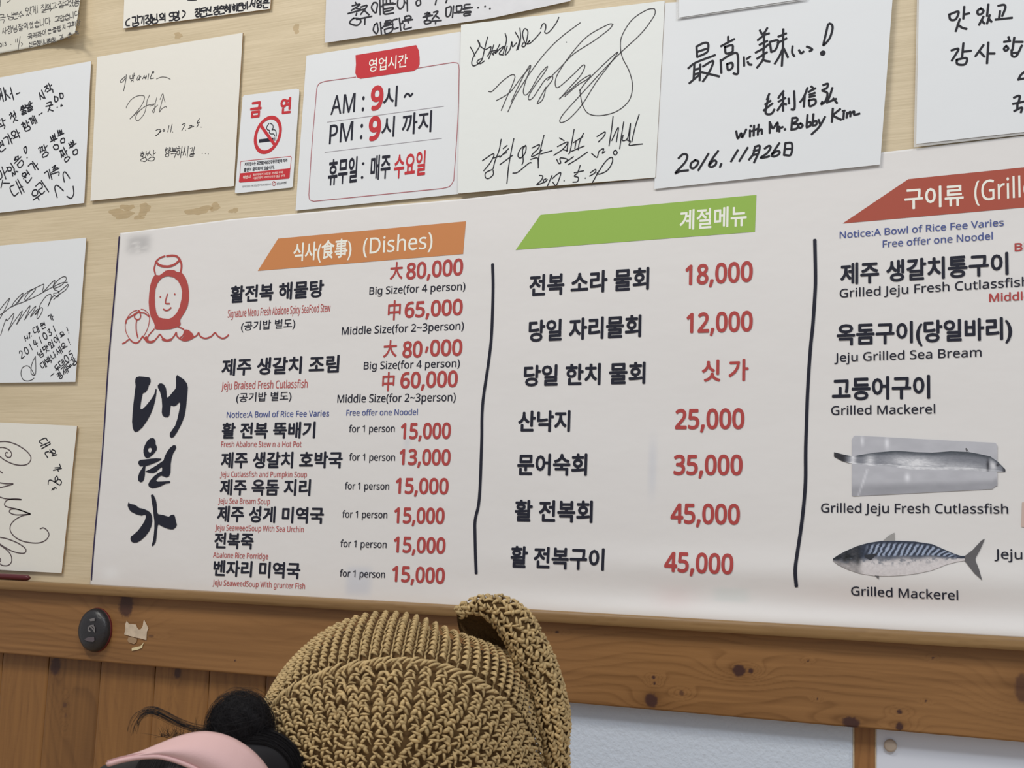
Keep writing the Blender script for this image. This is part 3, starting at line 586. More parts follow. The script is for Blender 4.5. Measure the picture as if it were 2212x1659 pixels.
c8.ink('signature', [[(260,683),(290,680),(360,610),(430,560),(458,570),(440,630),(400,720),(355,825)],[(318,752),(420,690),(500,585),(575,498)],[(430,760),(500,610),(560,500),(575,500),(540,600),(520,680),(535,710),(570,680),(640,560),(700,495),(680,540),(600,650),(560,720),(565,745),(600,720),(680,600),(735,570),(735,600),(690,660),(680,700),(660,750),(625,775),(640,740),(690,650)],[(405,835),(460,720),(560,560),(680,400),(800,280),(945,170)],[(1190,180),(1150,185),(1000,270),(880,400),(790,530),(760,600),(765,650),(800,640),(900,550),(960,490),(980,495),(950,560),(870,650),(790,740)],[(1190,180),(1160,220),(1040,310),(900,400),(800,500),(700,600)],[(790,735),(860,680),(950,600),(1020,560),(1000,590),(920,640),(830,720)],[(940,675),(1000,600),(1100,500),(1215,395),(1215,410),(1150,500),(1060,620),(960,780),(870,880),(810,915),(792,900),(820,850),(900,760),(1010,640),(1120,520),(1250,390),(1400,250),(1490,130),(1505,85),(1490,65),(1430,80),(1330,150),(1260,260),(1245,340),(1260,430),(1310,530),(1335,640),(1310,750),(1220,830),(1100,863),(1010,850),(965,790),(945,700),(945,670)],(842,315)], 1.9, M_INKS, Z=Z)
c8.ink('handwriting', [[(215,1200),(290,1150),(300,1165),(270,1220),(225,1275)],[(355,1040),(340,1120),(310,1200),(295,1260)],[(300,1180),(345,1165)],[(290,1265),(240,1290),(238,1325),(262,1332),(295,1305),(295,1270)],[(370,1110),(400,1085)],[(345,1175),(410,1110)],[(385,1135),(370,1150),(395,1140)],[(345,1230),(440,1160)],[(450,1035),(430,1130),(410,1250),(398,1370)],[(540,1085),(500,1110),(480,1160),(500,1180),(535,1140),(540,1090),(515,1120),(520,1200),(510,1230)],[(442,1293),(480,1285),(560,1220),(580,1215)],[(585,1105),(640,1080),(630,1110),(590,1150),(585,1170),(635,1145),(660,1120)],[(675,1010),(655,1090),(635,1180),(632,1255)],[(650,1150),(735,1125)],[(575,1190),(625,1180),(632,1230)],[(790,1030),(825,1050)],[(775,1095),(850,1060),(820,1110),(748,1160)],[(810,1115),(850,1125)],[(855,1060),(845,1130)],[(900,965),(885,1050),(870,1130),(860,1150)],[(770,1190),(785,1220),(800,1215),(795,1180),(850,1190),(830,1215),(895,1170)],[(895,1065),(965,1020)],[(915,1050),(905,1110)],[(970,995),(940,1060),(930,1120)],[(880,1130),(975,1090)],[(855,1230),(920,1190),(1000,1135)],[(1070,1020),(1130,985),(1120,1020),(1080,1060)],[(1190,870),(1180,960),(1160,1090)],[(1030,1145),(1070,1175),(1085,1130),(1120,1110),(1110,1145),(1130,1130)],[(1180,1050),(1230,950),(1215,1060)],[(1270,910),(1255,1000),(1240,1110)],[(1208,1120),(1192,1138),(1205,1158),(1222,1140),(1208,1120)],[(1265,1010),(1260,1050),(1300,1030),(1320,920),(1310,1060)],[(1385,855),(1355,950),(1330,1060)],[(1290,1045),(1320,1055),(1310,1085),(1360,1080),(1410,1075)],
 [(640,1310),(665,1315),(655,1345),(620,1380),(680,1360)],[(690,1335),(670,1345),(680,1360),(700,1340)],[(735,1310),(700,1390)],[(735,1335),(775,1300),(800,1290),(790,1330),(765,1385),(740,1360)],(825,1350),[(945,1235),(925,1290),(900,1315),(930,1325),(925,1355),(890,1360)],[(900,1290),(970,1275)],(983,1330),[(1020,1290),(1060,1265),(1055,1290),(1015,1315)],[(1035,1365),(1090,1270),(1140,1200),(1180,1175),(1185,1210),(1150,1270),(1090,1300),(1070,1290)]], 2.3, M_INK, Z=Z)
# Japanese note
c9 = card('autograph_card', [(1436.5, 6), (1929.6, -24), (1901, 355.3), (1412.8, 408.2)], .0065, .0008, M_CARDW, 'white sheet with bold Japanese brush pen writing dated 2016, overlapping the banner top', 'note', G, M_CARDW)
Z = Zf(1480, 40, 6.506); Z2 = Zf(1440, 160, 5.027)
c9.ink('handwriting', [[(160,395),(170,540)],[(160,395),(260,345),(320,350),(325,420),(300,480),(175,540)],[(170,470),(300,425)],[(45,700),(150,620),(420,515)],[(130,650),(120,850)],[(215,645),(205,870)],[(130,720),(210,700)],[(125,790),(205,765)],[(60,910),(130,850),(205,790)],[(250,675),(390,595),(370,690),(310,800),(250,885)],[(235,755),(340,780),(480,815)],
 [(605,255),(605,330)],[(505,390),(690,290)],[(560,400),(660,375),(670,430),(660,470),(575,490),(560,400)],[(500,580),(510,765)],[(500,600),(600,530),(730,490),(745,700),(740,775),(700,780),(680,770)],[(590,640),(660,625),(665,690),(605,725),(590,640)],[(825,545),(830,665)],[(865,570),(915,535)],[(880,610),(900,645),(935,650)],
 [(1050,165),(1080,220)],[(1155,135),(1110,210)],[(1020,305),(1110,235),(1180,210)],[(1045,370),(1155,315)],[(1110,200),(1105,440)],[(990,480),(1100,420),(1170,365)],[(1010,565),(1150,475)],[(1100,440),(1100,560),(1060,630),(1010,690)],[(1090,575),(1130,595),(1190,605)],
 [(1190,330),(1210,470)],[(1190,330),(1290,305),(1310,340),(1270,440),(1215,470)],[(1310,255),(1420,210)],[(1300,345),(1425,280)],[(1380,150),(1375,400),(1360,665)],[(1375,420),(1320,540),(1260,635)],[(1385,420),(1445,545)],
 [(1510,390),(1505,480),(1535,530)],[(1600,445),(1630,490),(1665,465)],[(1710,395),(1770,420),(1785,440),(1750,460)],[(2025,70),(2065,90),(2070,160),(2030,280),(1955,370),(1945,360),(1975,230),(2010,80)],(9.5,(1935,487))], 4.6, M_INK, Z=Z)
c9.ink('handwriting', [[(1115,215),(1090,275)],[(1070,330),(1130,290)],[(1055,395),(1150,320)],[(1105,260),(1075,400),(1090,435),(1140,430),(1170,385)],[(1270,185),(1230,235),(1215,260)],[(1215,300),(1290,260)],[(1265,210),(1265,400)],[(1260,310),(1205,395)],[(1265,320),(1300,330)],[(1325,265),(1330,320)],[(1385,185),(1390,370),(1355,385)],
 [(1530,150),(1490,250),(1450,305)],[(1500,230),(1490,355)],[(1570,135),(1600,160)],[(1540,195),(1615,155)],[(1550,225),(1610,205)],[(1550,250),(1610,235)],[(1545,285),(1610,275),(1615,320),(1555,350),(1545,285)],[(1700,120),(1750,105),(1740,150),(1690,175)],[(1690,180),(1740,200),(1745,240),(1720,300),(1680,330),(1690,300)],[(1800,150),(1775,230),(1745,300)],[(1740,310),(1840,270)],[(1810,265),(1850,315)],
 [(755,620),(775,700),(810,640),(820,690),(865,600)],[(905,610),(905,680)],(915,565),[(950,560),(945,670)],[(925,620),(985,595)],[(1000,550),(990,660)],[(990,630),(1030,600),(1035,650)],[(1120,520),(1120,640)],[(1125,530),(1155,590),(1205,525),(1200,620)],[(1225,570),(1225,625)],[(1228,590),(1262,575)],(1285,600),
 [(1365,475),(1355,605)],[(1365,480),(1410,475),(1420,505),(1370,540),(1425,545),(1415,590),(1355,605)],[(1455,535),(1430,560),(1450,585),(1478,560),(1455,535)],[(1530,445),(1520,570)],[(1525,530),(1560,520),(1560,560),(1520,580)],[(1595,435),(1585,560)],[(1590,520),(1625,510),(1625,550),(1590,560)],[(1650,495),(1665,540)],[(1720,465),(1660,570),(1575,655)],
 [(1805,375),(1795,520)],[(1885,380),(1800,450)],[(1805,450),(1850,475),(1895,495)],[(1925,420),(1920,490)],[(1912,402),(1935,398)],[(1960,420),(1955,475)],[(1960,440),(1995,410),(1995,460)],[(1995,430),(2035,405),(2035,440),(2060,440),(2095,430)],
 [(130,915),(180,870),(225,885),(200,960),(95,1075),(150,1055),(235,1045)],[(310,935),(270,965),(260,1010),(290,1025),(330,990),(345,950),(310,935)],[(455,865),(345,1045)],[(560,835),(490,930),(460,990),(490,1010),(530,985),(540,950),(510,940),(470,980)],[(595,975),(580,1010)],[(775,825),(700,950)],[(880,800),(790,945)],[(960,790),(940,870),(895,930)],[(960,790),(1010,780),(1000,850),(950,960)],[(945,835),(995,825)],[(935,880),(985,870)],
 [(1065,810),(1110,780),(1130,800),(1090,860),(1020,910),(1090,900),(1115,890)],[(1225,750),(1170,830),(1140,880),(1170,895),(1220,870),(1225,840),(1190,840),(1150,870)],[(1290,750),(1275,880)],[(1290,750),(1360,755),(1350,875),(1280,880)],[(1285,815),(1355,810)]], 4.6, M_INK, Z=Z2)
# plain laminated sheet over the Japanese note
def film():
    m = bpy.data.materials.new('clear_film'); m.use_nodes = True; nt = m.node_tree; b = nt.nodes['Principled BSDF']
    b.inputs['Base Color'].default_value = (.9, .9, .9, 1); b.inputs['Roughness'].default_value = .12; b.inputs['Alpha'].default_value = .38; b.inputs['Specular IOR Level'].default_value = .8
    return m
M_FILM = film()
def laminate(sh, quad, off):
    slab('film', quad, off, .0003, M_FILM, sh.o, M_FILM)['label'] = 'clear plastic film border'
cA = card('laminated_sheet', [(1467, -60), (1790, -95), (1730, -2), (1461+6, 38)], .0095, .0005, M_CARDW, 'corner of a laminated white sheet above the Japanese note', 'sheet', G, M_CARDW)
laminate(cA, [(1461, -62), (1796, -98), (1742, 0), (1461, 41.5)], .0088)
# right hand sheet
cR = card('handwritten_sheet', [(1986, -60), (2420, -85), (2400, 264), (1979, 311)], .0075, .0005, M_CARDW, 'laminated white sheet with bold Korean handwriting at the right edge above the banner', 'note', G, M_CARDW)
laminate(cR, [(1982, -63), (2428, -88), (2408, 268), (1974, 318)], .0068)
Z = Zf(2030, 0, 5.187)
cR.ink('handwriting', [[(105,160),(120,220),(180,215),(210,130),(115,160)],[(275,75),(265,210)],[(265,165),(330,150)],[(225,215),(180,350)],[(200,275),(250,310),(300,325)],[(460,95),(425,120),(430,160),(470,155),(490,120),(460,95)],[(545,50),(530,180)],[(490,185),(440,280)],[(465,225),(500,265)],[(560,170),(530,265)],[(550,210),(580,245)],[(655,65),(720,55),(735,90),(700,180)],[(675,125),(665,210)],[(625,220),(810,200)],
 [(130,565),(210,550),(135,680)],[(265,485),(250,640)],[(260,580),(350,570)],[(190,670),(200,720),(285,720),(300,650),(190,670)],[(490,505),(400,630)],[(440,570),(500,635)],[(545,475),(530,710)],[(535,600),(615,600)],[(770,415),(780,450)],[(720,470),(790,460)],[(745,515),(720,545),(740,570),(768,545),(745,515)],[(835,420),(815,560)],[(850,470),(930,470)],[(805,560),(810,625),(860,625),(920,510)],[(810,595),(870,590)],[(970,790),(910,840),(880,895)],[(880,890),(1010,870)],[(830,1095),(895,1075),(880,1160)],[(820,1165),(960,1135)],[(870,1165),(870,1215)],[(835,1245),(920,1205),(910,1260)]], 4.6, M_INK, Z=Z)
# opening hours sheet
cH = card('opening_hours_sign', [(662, 120), (994, 68.5), (1010, 80), (1000, 418), (638.3, 454.9)], .0035, .0012, M_CARDW, 'white opening hours sign with a red tab heading and red nines', 'sign', None, M_CARDW)
Z = Zf(500, 0, 3.4556)
cH.poly('heading_tab', [(927,412),(1040,394),(1160,374),(1280,354),(1380,337),(1398,375),(1405,430),(1405,480),(1393,510),(1360,530),(1160,560),(965,588),(938,578),(925,545),(930,480)], M_RED2, Z=Z, label='red heading tab')
cH.text('영업시간', (1024,541), (1312,500), 98, M_WHITE, bold=.012, Z=Z)
cH.text('AM :', (740,858), (990,828), 140, M_PRINT, 'L', .006, Z=Z); cH.text('9', (1035,828), (1130,818), 182, M_RED2, 'L', .035, Z=Z, label='large red nine'); cH.text('시', (1130,808), (1235,795), 155, M_PRINT, 'T', .012, Z=Z)
cH.ink('lettering', [[(1292,725),(1308,702),(1325,706),(1335,718),(1352,700)]], 4.5, M_PRINT, Z=Z)
cH.text('PM :', (728,1078), (978,1035), 142, M_PRINT, 'L', .006, Z=Z); cH.text('9', (1020,1055), (1112,1045), 182, M_RED2, 'L', .035, Z=Z, label='large red nine'); cH.text('시', (1117,1032), (1215,1020), 155, M_PRINT, 'T', .012, Z=Z); cH.text('까지', (1270,1012), (1492,985), 160, M_PRINT, 'T', .014, Z=Z)
cH.text('휴무일', (718,1388), (935,1362), 195, M_PRINT, 'T', .022, Z=Z); cH.ink('lettering', [(5, (984, 1222)), (5, (976, 1325))], 5, M_PRINT, Z=Z); cH.text('매주', (1035,1348), (1183,1332), 185, M_PRINT, 'T', .022, Z=Z); cH.text('수요일', (1210,1338), (1445,1308), 185, M_RED2, 'T', .022, Z=Z)
cH.ink('border_line', [[(930,575),(700,607)],[(700,607),(660,622),(640,650),(635,690)],[(635,690),(600,1100),(578,1455)],[(578,1455),(585,1490),(615,1503)],[(615,1503),(1575,1407)],[(1575,1407),(1630,1390),(1660,1345)],[(1660,1345),(1690,900),(1700,520)],[(1700,520),(1692,475),(1655,466)],[(1655,466),(1393,508)]], 1.5, mat('thin_red_line', C(165, 100, 105), .5), Z=Z, label='thin red rounded border line')
cH.ink('rule_line', [[(715,912),(1585,793)],[(697,1137),(1570,1032)]], 1.0, M_GREY, Z=Z)
# no smoking sign
cN = card('no_smoking_sign', [(527, 206), (640, 191.5), (646, 193), (646.5, 200), (632.3, 402), (630, 405), (512, 417.5), (507.5, 416), (508, 409), (524, 210)], .003, .0004, M_CARDW, 'small white no smoking sticker with a red ring, left of the opening hours sign', 'sign', None, M_CARDW)
Z = Zf(500, 180, 6.9125)
cN.text('금', (272,524), (443,503), 238, M_RED2, 'T', .04, Z=Z); cN.text('연', (722,466), (885,446), 242, M_RED2, 'T', .04, Z=Z)
def ell(cx, cy, rx, ry, n=48): return [(cx+rx*math.cos(a)-.148*ry*math.sin(a), cy-.13*rx*math.cos(a)+ry*math.sin(a)) for a in np.linspace(0, 2*math.pi, n+1)[:-1]]
cN.poly('prohibition_ring', ell(545, 770, 205, 286), M_RED2, holes=[ell(545, 770, 163, 230)], Z=Z, label='red prohibition ring')
cN.poly('cigarette_print', [(415,838),(628,812),(626,862),(413,888)], M_PRINT, Z=Z)
cN.ink('smoke_print', [[(580,598),(615,620),(625,660),(605,695),(640,692),(665,720),(672,790)],[(562,600),(530,650),(535,690),(572,706),(566,738),(590,755),(632,757),(650,792)],[(642,812),(640,858)],[(664,810),(662,856)]], 1.7, M_PRINT, Z=Z)
cN.poly('prohibition_bar', [(455,610),(665,905),(640,950),(418,640)], M_RED2, Z=Z)
cN.ink('border_line', [[(145,1165),(888,1090)],[(888,1090),(896,1104)],[(896,1104),(880,1275)],[(145,1165),(136,1180)],[(136,1180),(128,1345)]], 1.0, M_RED2, Z=Z)
cN.poly('red_strip', [(128,1345),(500,1308),(880,1270),(870,1408),(855,1422),(490,1452),(125,1482),(112,1470)], M_RED2, Z=Z)
cN.text('저희 업소는 금연법[국민건강증진법]에 따라', (195,1237), (835,1175), 54, M_PRINT, bold=.02, Z=Z); cN.text('흡연이 금지되어 있습니다.', (185,1322), (645,1280), 56, M_PRINT, bold=.02, Z=Z)
cN.text('위반시', (172,1432), (285,1418), 50, M_WHITE, Z=Z); cN.text('흡연자에게 10만원 과태료 부과', (320,1388), (770,1347), 38, M_WHITE, bold=0, Z=Z); cN.text('시설운영자 500만원이하 벌금 부과', (320,1436), (800,1397), 36, M_WHITE, bold=0, Z=Z)
cN.text('시민의 건강을 위해 전면금연구역으로 운영됩니다', (155,1560), (595,1520), 30, M_INKS, bold=0, Z=Z); cN.text('전국소비자연맹', (675,1520), (820,1500), 36, M_PRINT, bold=.01, Z=Z)
cN.ink('swirl_print', [[(655,1475),(630,1462),(612,1490),(622,1525),(648,1525),(662,1495),(645,1478),(630,1495),(638,1512)]], 1.0, M_RED, Z=Z)
# card dated 2011
c5 = card('autograph_card', [(209.8, 123), (524.3, 70.9), (505, 402), (195.3, 434)], .0045, .002, M_CARD, 'cream card with small handwriting and 2011 date, left of the no smoking sign', 'autograph card', G)
Z = Zf(240, 150, 7.54)
c5.ink('handwriting', [[(250,85),(240,180),(205,350)],[(235,110),(160,180),(155,210),(190,200),(235,140)],[(310,100),(310,150),(345,150)],[(350,90),(350,150)],[(375,60),(365,155)],[(365,110),(390,95)],[(325,205),(335,180),(360,185),(360,205)],[(450,100),(425,150),(430,175),(460,150),(470,90),(460,175)],[(465,125),(490,120)],[(545,100),(515,155)],[(540,120),(560,155)],[(575,95),(570,150)],[(615,70),(600,165)],[(550,130),(580,120)],[(685,30),(670,48),(688,60),(700,42),(685,30)],[(670,60),(650,110),(640,150),(700,140)],
 [(730,995),(770,975),(805,990),(770,1050),(725,1080),(760,1060),(820,1000)],[(860,980),(845,995),(860,1010),(876,992),(860,980)],[(945,915),(925,1020)],[(995,890),(970,1020)],(1005,1020),[(1155,900),(1200,880),(1200,910),(1150,1000)],(1215,990),[(1280,920),(1320,915),(1300,945),(1255,965),(1350,925)],[(1440,800),(1405,860),(1420,900),(1395,940)],[(1400,870),(1445,860)],(1468,940),(1485,1370),(1535,1370),(1585,1375)]
 +hand('항상', [(540,1420),(660,1405)], 165)+hand('행복하시길', [(920,1350),(1325,1340)], 160, asp=.6), 1.4, M_INK, Z=Z)
c5.ink('signature', [[(250,630),(255,600),(330,490),(440,430),(530,430),(545,470),(500,580),(400,710),(310,805)],[(310,800),(430,700),(560,600),(660,570),(720,560)],[(630,415),(590,500),(575,600),(540,720),(470,810),(430,835),(405,810),(410,750),(480,660),(560,600)],[(745,460),(720,560),(700,700),(675,680),(700,640),(760,580)],[(630,600),(700,575)],[(800,490),(830,410),(850,405),(860,470),(880,530)],[(855,420),(820,560),(785,695),(830,640),(890,605),(905,620)],[(740,155),(820,125),(900,130),(965,160)]], 1.4, M_INKF, Z=Z)
# left card with slanted marker writing
c4 = card('autograph_card', [(-170, 198), (196.8, 132), (182, 438.5), (-170, 479)], .0045, .001, M_CARDW, 'white card with slanting marker writing and a smiling face, at the left edge', 'note', G)
Z = Zf(0, 160, 5.53); r35 = -.6
c4.ink('handwriting', hand('에서', [(5,262),(115,245)], 130, rot=-.4)+[[(195,238),(210,236)],[(220,232),(238,222)]]+hand('시작', [(505,255),(590,180)], 105)+hand('첫', [(170,510)], 105, rot=-.5)+hand('출발', [(280,430),(355,390)], 100)+hand('굿', [(595,392)], 120, rot=-.3)+hand('작', [(20,600)], 120, rot=-.4)
 +[[(650,265),(660,330),(690,320),(690,280),(650,270)],[(715,230),(725,290),(755,280),(750,235),(715,232)],(685,398),[(735,360),(728,385),(748,375)]]+hand('원가와', [(20,865),(190,725)], 110)+hand('함께', [(315,620),(395,560)], 95)+[[(465,488),(475,482)],[(490,474),(505,462)]]
 +hand('짱', [(530,920)], 125, rot=-.5)+hand('뽕뽕', [(655,815),(735,745)], 165, rot=-.45, asp=.5)+hand('맛', [(30,1240)], 180, rot=-.5)+hand('있음', [(150,1140),(225,1040)], 130)+[[(310,865),(285,890),(310,950),(322,900),(310,865)],(325,1000)]+hand('대', [(205,1380)], 170, rot=-.6)+hand('원가', [(325,1220),(410,1110)], 125)+hand('짱뽕', [(780,970),(880,880)], 150, asp=.6)
 +hand('우리', [(435,1450),(515,1360)], 140)+hand('가족', [(590,1210),(665,1160)], 120)+[[(685,1475),(655,1360),(685,1330),(760,1395)],[(770,1290),(755,1200),(780,1170),(835,1245)],[(875,1340),(882,1430),(850,1485),(800,1460)]], 2.7, M_INK, Z=Z)
# top left curling sheet
def cdisp(x, z):
    p = px(187, 88, .004); a = np.clip((np.asarray(x)-(p[0]-.11))/.11, 0, 1.2); b = np.clip(1-(np.asarray(z)-p[2])/.16, 0, 1); return .022*a*a*b
q = [px(u, v, .004) for u, v in ((-150, 143), (181, 82), (187, -60), (-150, -60))]
nn = 40; U, V_ = np.meshgrid(np.linspace(0, 1, nn), np.linspace(0, 1, nn), indexing='ij')
XX2 = (q[0][0]*(1-U)+q[1][0]*U)*(1-V_)+(q[3][0]*(1-U)+q[2][0]*U)*V_; ZZ2 = (q[0][2]*(1-U)+q[1][2]*U)*(1-V_)+(q[3][2]*(1-U)+q[2][2]*U)*V_
o = mesh('handwritten_sheet', np.stack([XX2, -(.004+cdisp(XX2, ZZ2)), ZZ2], -1).reshape(-1, 3), gridfaces(nn, nn), mat('old_sheet', C(200, 197, 186), .6), smooth=True)
so = o.modifiers.new('thickness', 'SOLIDIFY'); so.thickness = .0004; so.offset = -1
tag(o, 'curling paper sheet with dense grey Korean handwriting in the top left corner', 'note', G)
c1 = Sheet(o, .004, cdisp); Z = Zf(0, 0, 11.06)
c1.ink('handwriting', hand('곡', [(45,450)], 200)+hand('남분수', [(260,390),(500,350)], 165)+hand('있게', [(690,270),(820,240)], 190)+hand('잘먹고', [(1060,200),(1290,165)], 180)+hand('잘모셨음', [(1470,110),(1840,60)], 160)+hand('사장님잘먹었습니다', [(110,740),(1150,510)], 160, asp=.7)+hand('고맙습니다', [(1370,470),(1850,330)], 140)
 +hand('국제라이온클럽지구회장', [(720,880),(1890,550)], 125)+hand('신도청사내회장', [(745,1060),(1290,960)], 115)+hand('김준혁', [(1480,890),(1860,800)], 120)+[[(380,930),(375,1010)],[(420,920),(415,1010)],[(485,870),(430,1220)],[(510,1020),(540,1050),(510,1105)],(265,1065),(1355,1000)]+hand('013', [(20,1080),(130,1050)], 90)+[[(10,0),(5,150)],[(170,60),(230,20),(260,-20)]], 1.3, M_INKS, Z=Z)
# card with bold names
c6 = card('autograph_card', [(271, -70), (590, -90), (583.5, 19), (266, 61.5)], .0045, .002, M_CARD, 'cream card with a bold black Korean line along its lower edge, at the top left', 'autograph card', G)
Z = Zf(260, 0, 6.506)
c6.ink('handwriting', [[(130,260),(85,300),(85,355),(130,360)],[(745,175),(695,190),(700,230),(745,230),(740,280),(690,290)],[(875,150),(912,175),(900,220),(870,250)],[(950,-2),(1010,2),(1070,-3)],(1290,205),(1810,95)]+hand('김기장님', [(220,300),(490,262)], 125, rot=-.12)+hand('외', [(600,245)], 120)+hand('명', [(800,225)], 125)+hand('장문선', [(1095,180),(1250,160)], 115, rot=-.12)+hand('정은혜', [(1355,150),(1510,125)], 110, rot=-.12)+hand('하은비', [(1620,112),(1765,80)], 105, rot=-.12)+hand('서영은', [(1870,55),(2045,55)], 105, rot=-.1), 3.0, M_INK, Z=Z)
# top centre sheet
c3 = card('handwritten_sheet', [(707, -80), (1250, -130), (1232, 2), (1060, 39.5), (701.5, 92.5)], .0055, .0006, M_SHEETG, 'grey-white laminated sheet with black Korean handwriting above the opening hours sign', 'note', G, M_CARDW)
Z = Zf(690, 0, 5.672)
c3.ink('handwriting', hand('충주', [(450,180),(550,185)], 225, rot=-.15)+hand('애', [(715,95)], 190)+hand('플', [(850,75)], 190)+hand('어', [(1040,40)], 200)+[[(1215,-10),(1185,30),(1200,70),(1240,50),(1235,0)],[(1435,-10),(1420,58)],[(1565,-10),(1550,35)]]+hand('아름다운', [(725,355),(1085,270)], 140)+hand('충주', [(1325,225),(1425,225)], 150, rot=-.15)+hand('미모들', [(1610,150),(1815,120)], 140)+[(1945,95),(2030,80),(2090,105)], 3.4, M_INK, Z=Z)
# left middle card
c11 = card('autograph_card', [(-170, 546), (186.5, 513.5), (163, 825), (-170, 829)], .0045, .001, M_CARDW, 'white card with a scribbled signature and 2014 date, left of the banner top', 'autograph card', G)
Z = Zf(0, 580, 6.38)
c11.ink('signature', [[(0,570),(60,490),(135,410),(100,500),(50,600),(0,690)],[(0,640),(60,600),(170,520),(330,460),(500,380),(700,270),(850,200),(930,190)],[(165,520),(200,460),(300,350),(320,345),(290,400),(220,490),(175,525),(165,515)],[(240,490),(300,400),(400,310),(490,280),(460,330),(380,420),(345,435),(350,400),(420,310),(590,220),(605,240),(590,310),(620,300),(680,230),(750,165),(755,190),(730,250),(760,270),(850,230),(910,160),(910,120),(870,115),(800,160),(740,240),(750,290),(810,320),(800,390),(750,370),(745,340),(800,330),(900,250),(935,220),(940,240),(900,300),(800,370),(740,430)],
 [(10,920),(60,760),(90,695),(100,720),(190,620),(175,700),(115,860),(150,800),(300,590),(290,640),(230,770),(290,680),(410,515),(400,570),(340,710),(400,620),(490,520),(480,560),(420,670),(520,560),(520,600),(480,640),(560,545),(590,560),(560,640),(520,690),(510,660),(540,560),(560,490),(640,380),(700,355),(705,400),(690,460),(660,525),(700,430),(745,370)],
 [(490,1210),(440,1320),(430,1440),(480,1470),(495,1400),(490,1220)],[(480,1470),(420,1370),(370,1340),(310,1370),(290,1450),(320,1530),(380,1550),(440,1535),(470,1510)]], 1.7, M_INKS, Z=Z)
c11.ink('handwriting', [[(335,930),(355,1000)],[(345,970),(385,950)],[(375,920),(385,970)],[(400,880),(412,960)],[(395,900),(415,885),(405,920)],(435,930)]+hand('대원', [(500,850),(600,785)], 90)+hand('가', [(705,680)], 95, rot=-.5)+hand('20141031', [(300,1180),(750,830)], 90)+hand('넘맛있어요!', [(565,1170),(935,850)], 90)+hand('대박나세요!', [(600,1330),(955,1010)], 90)+[[(700,1480),(745,1445)]]+hand('두데05', [(790,1370),(980,1180)], 95)+hand('정재도감', [(830,1470),(1020,1280)], 90), 2.1, M_INK, Z=Z)
# left lower card
c12 = card('autograph_card', [(-170, 905), (166.5, 920), (133, 1238), (-170, 1222)], .0045, .002, M_CARD, 'cream card with a looping signature, lowest on the left above the ledge', 'autograph card', G)
Z = Zf(0, 930, 5.184)
c12.ink('signature', [[(0,125),(80,125),(180,155),(280,215),(340,280),(345,330),(310,375),(240,390),(150,375),(60,335),(0,290)],[(0,190),(40,190),(100,215),(130,255),(120,295),(85,300),(60,270),(70,245),(90,250)],[(0,455),(30,475)],[(0,585),(70,595),(150,598),(80,620),(0,640)],[(0,745),(80,765),(240,775),(180,765),(90,775),(55,810),(60,845),(120,865),(210,885),(345,935),(210,885),(130,880),(105,905),(130,930),(200,945),(345,935),(250,955),(170,1000),(120,1060),(120,1130),(180,1200),(280,1245),(420,1260),(510,1230),(550,1170),(530,1120),(490,1090),(450,1100)],[(0,1195),(90,1215),(200,1260),(285,1320),(285,1365),(240,1375),(150,1355),(60,1310),(0,1270)],[(0,1280),(80,1340),(125,1400),(130,1470),(90,1510),(30,1510),(0,1490)],[(0,1430),(10,1450),(0,1470)]], 2.3, mat('brown_ink', C(84, 72, 74), .5), Z=Z)
c12.ink('handwriting', hand('대', [(495,140)], 110, rot=.95)+hand('원', [(575,260)], 110, rot=1.1)+hand('가', [(640,420)], 95, rot=1.2)+[[(540,605),(545,565),(570,555),(620,580),(670,610),(690,575),(660,545),(620,580)],[(620,575),(618,530),(640,512),(648,545),(620,575)],[(580,668),(598,645)],[(600,665),(614,640)],[(612,638),(635,648)]], 2.4, M_INK, Z=Z)

# adhesive stains left on the wallpaper
def stain(u, v, ru, rv, k):
    Sw = Sheet(wall, 0.0); pts = []
    f1, f2, f3 = R.uniform(0, 6), R.uniform(0, 6), R.uniform(0, 6)
    for i in range(40):
        a = 2*math.pi*i/40; r_ = 1+.22*math.sin(2*a+f1)+.16*math.sin(3*a+f2)+.08*math.sin(7*a+f3); pts.append((u+ru*r_*math.cos(a), v+rv*r_*math.sin(a)-(ru*r_*math.cos(a))*.1))
    Sw.poly('glue_stain', pts, M_STAIN, e=.00012+k*.00001)
M_STAIN = mat('glue_stain', C(178, 154, 112), .45, noise=((90, 90, 90), .12))
M_STAIN.node_tree.nodes['Principled BSDF'].inputs['Alpha'].default_value = .33
for k, a in enumerate([(262, 462, 24, 11), (275, 448, 14, 7), (312, 452, 14, 12), (300, 470, 10, 5), (430, 455, 26, 9), (465, 447, 12, 8), (505, 455, 9, 6), (385, 77, 10, 6), (640, 62, 8, 9)]): stain(*a, k)

# pieces on the rail
c = px(203, 1361, RAIL+.006)
hw = abs(px(235, 1361, RAIL)[0]-px(170, 1361, RAIL)[0])/2; hh = .0276
hh = abs(px(203, 1313, RAIL)[2]-px(203, 1408, RAIL)[2])/2
knob = lathe('round_bell_button', [(1, RAIL), (1.0, RAIL+.004), (.96, RAIL+.008), (.86, RAIL+.0115), (.6, RAIL+.014), (.3, RAIL+.015), (.02, RAIL+.0152)], c, mat('black_plastic', C(40, 38, 40), .35, .5, bump=((300, 300, 300), .4)), None, 40, hw, hh)
tag(knob, 'black oval call bell button on the wooden rail beside the torn tape', 'call button')
knob.name = 'call_bell'
ring = lathe('rim', [(1.01, RAIL), (1.018, RAIL+.002), (1.0, RAIL+.0035)], c, mat('dark_red_rim', C(92, 34, 34), .5), knob, 40, hw, hh)
Kz = Zf(130, 1290, 9.217); SK = Sheet(knob, RAIL+.0155)
M_WORN = mat('worn_grey_mark', C(112, 108, 108), .6)
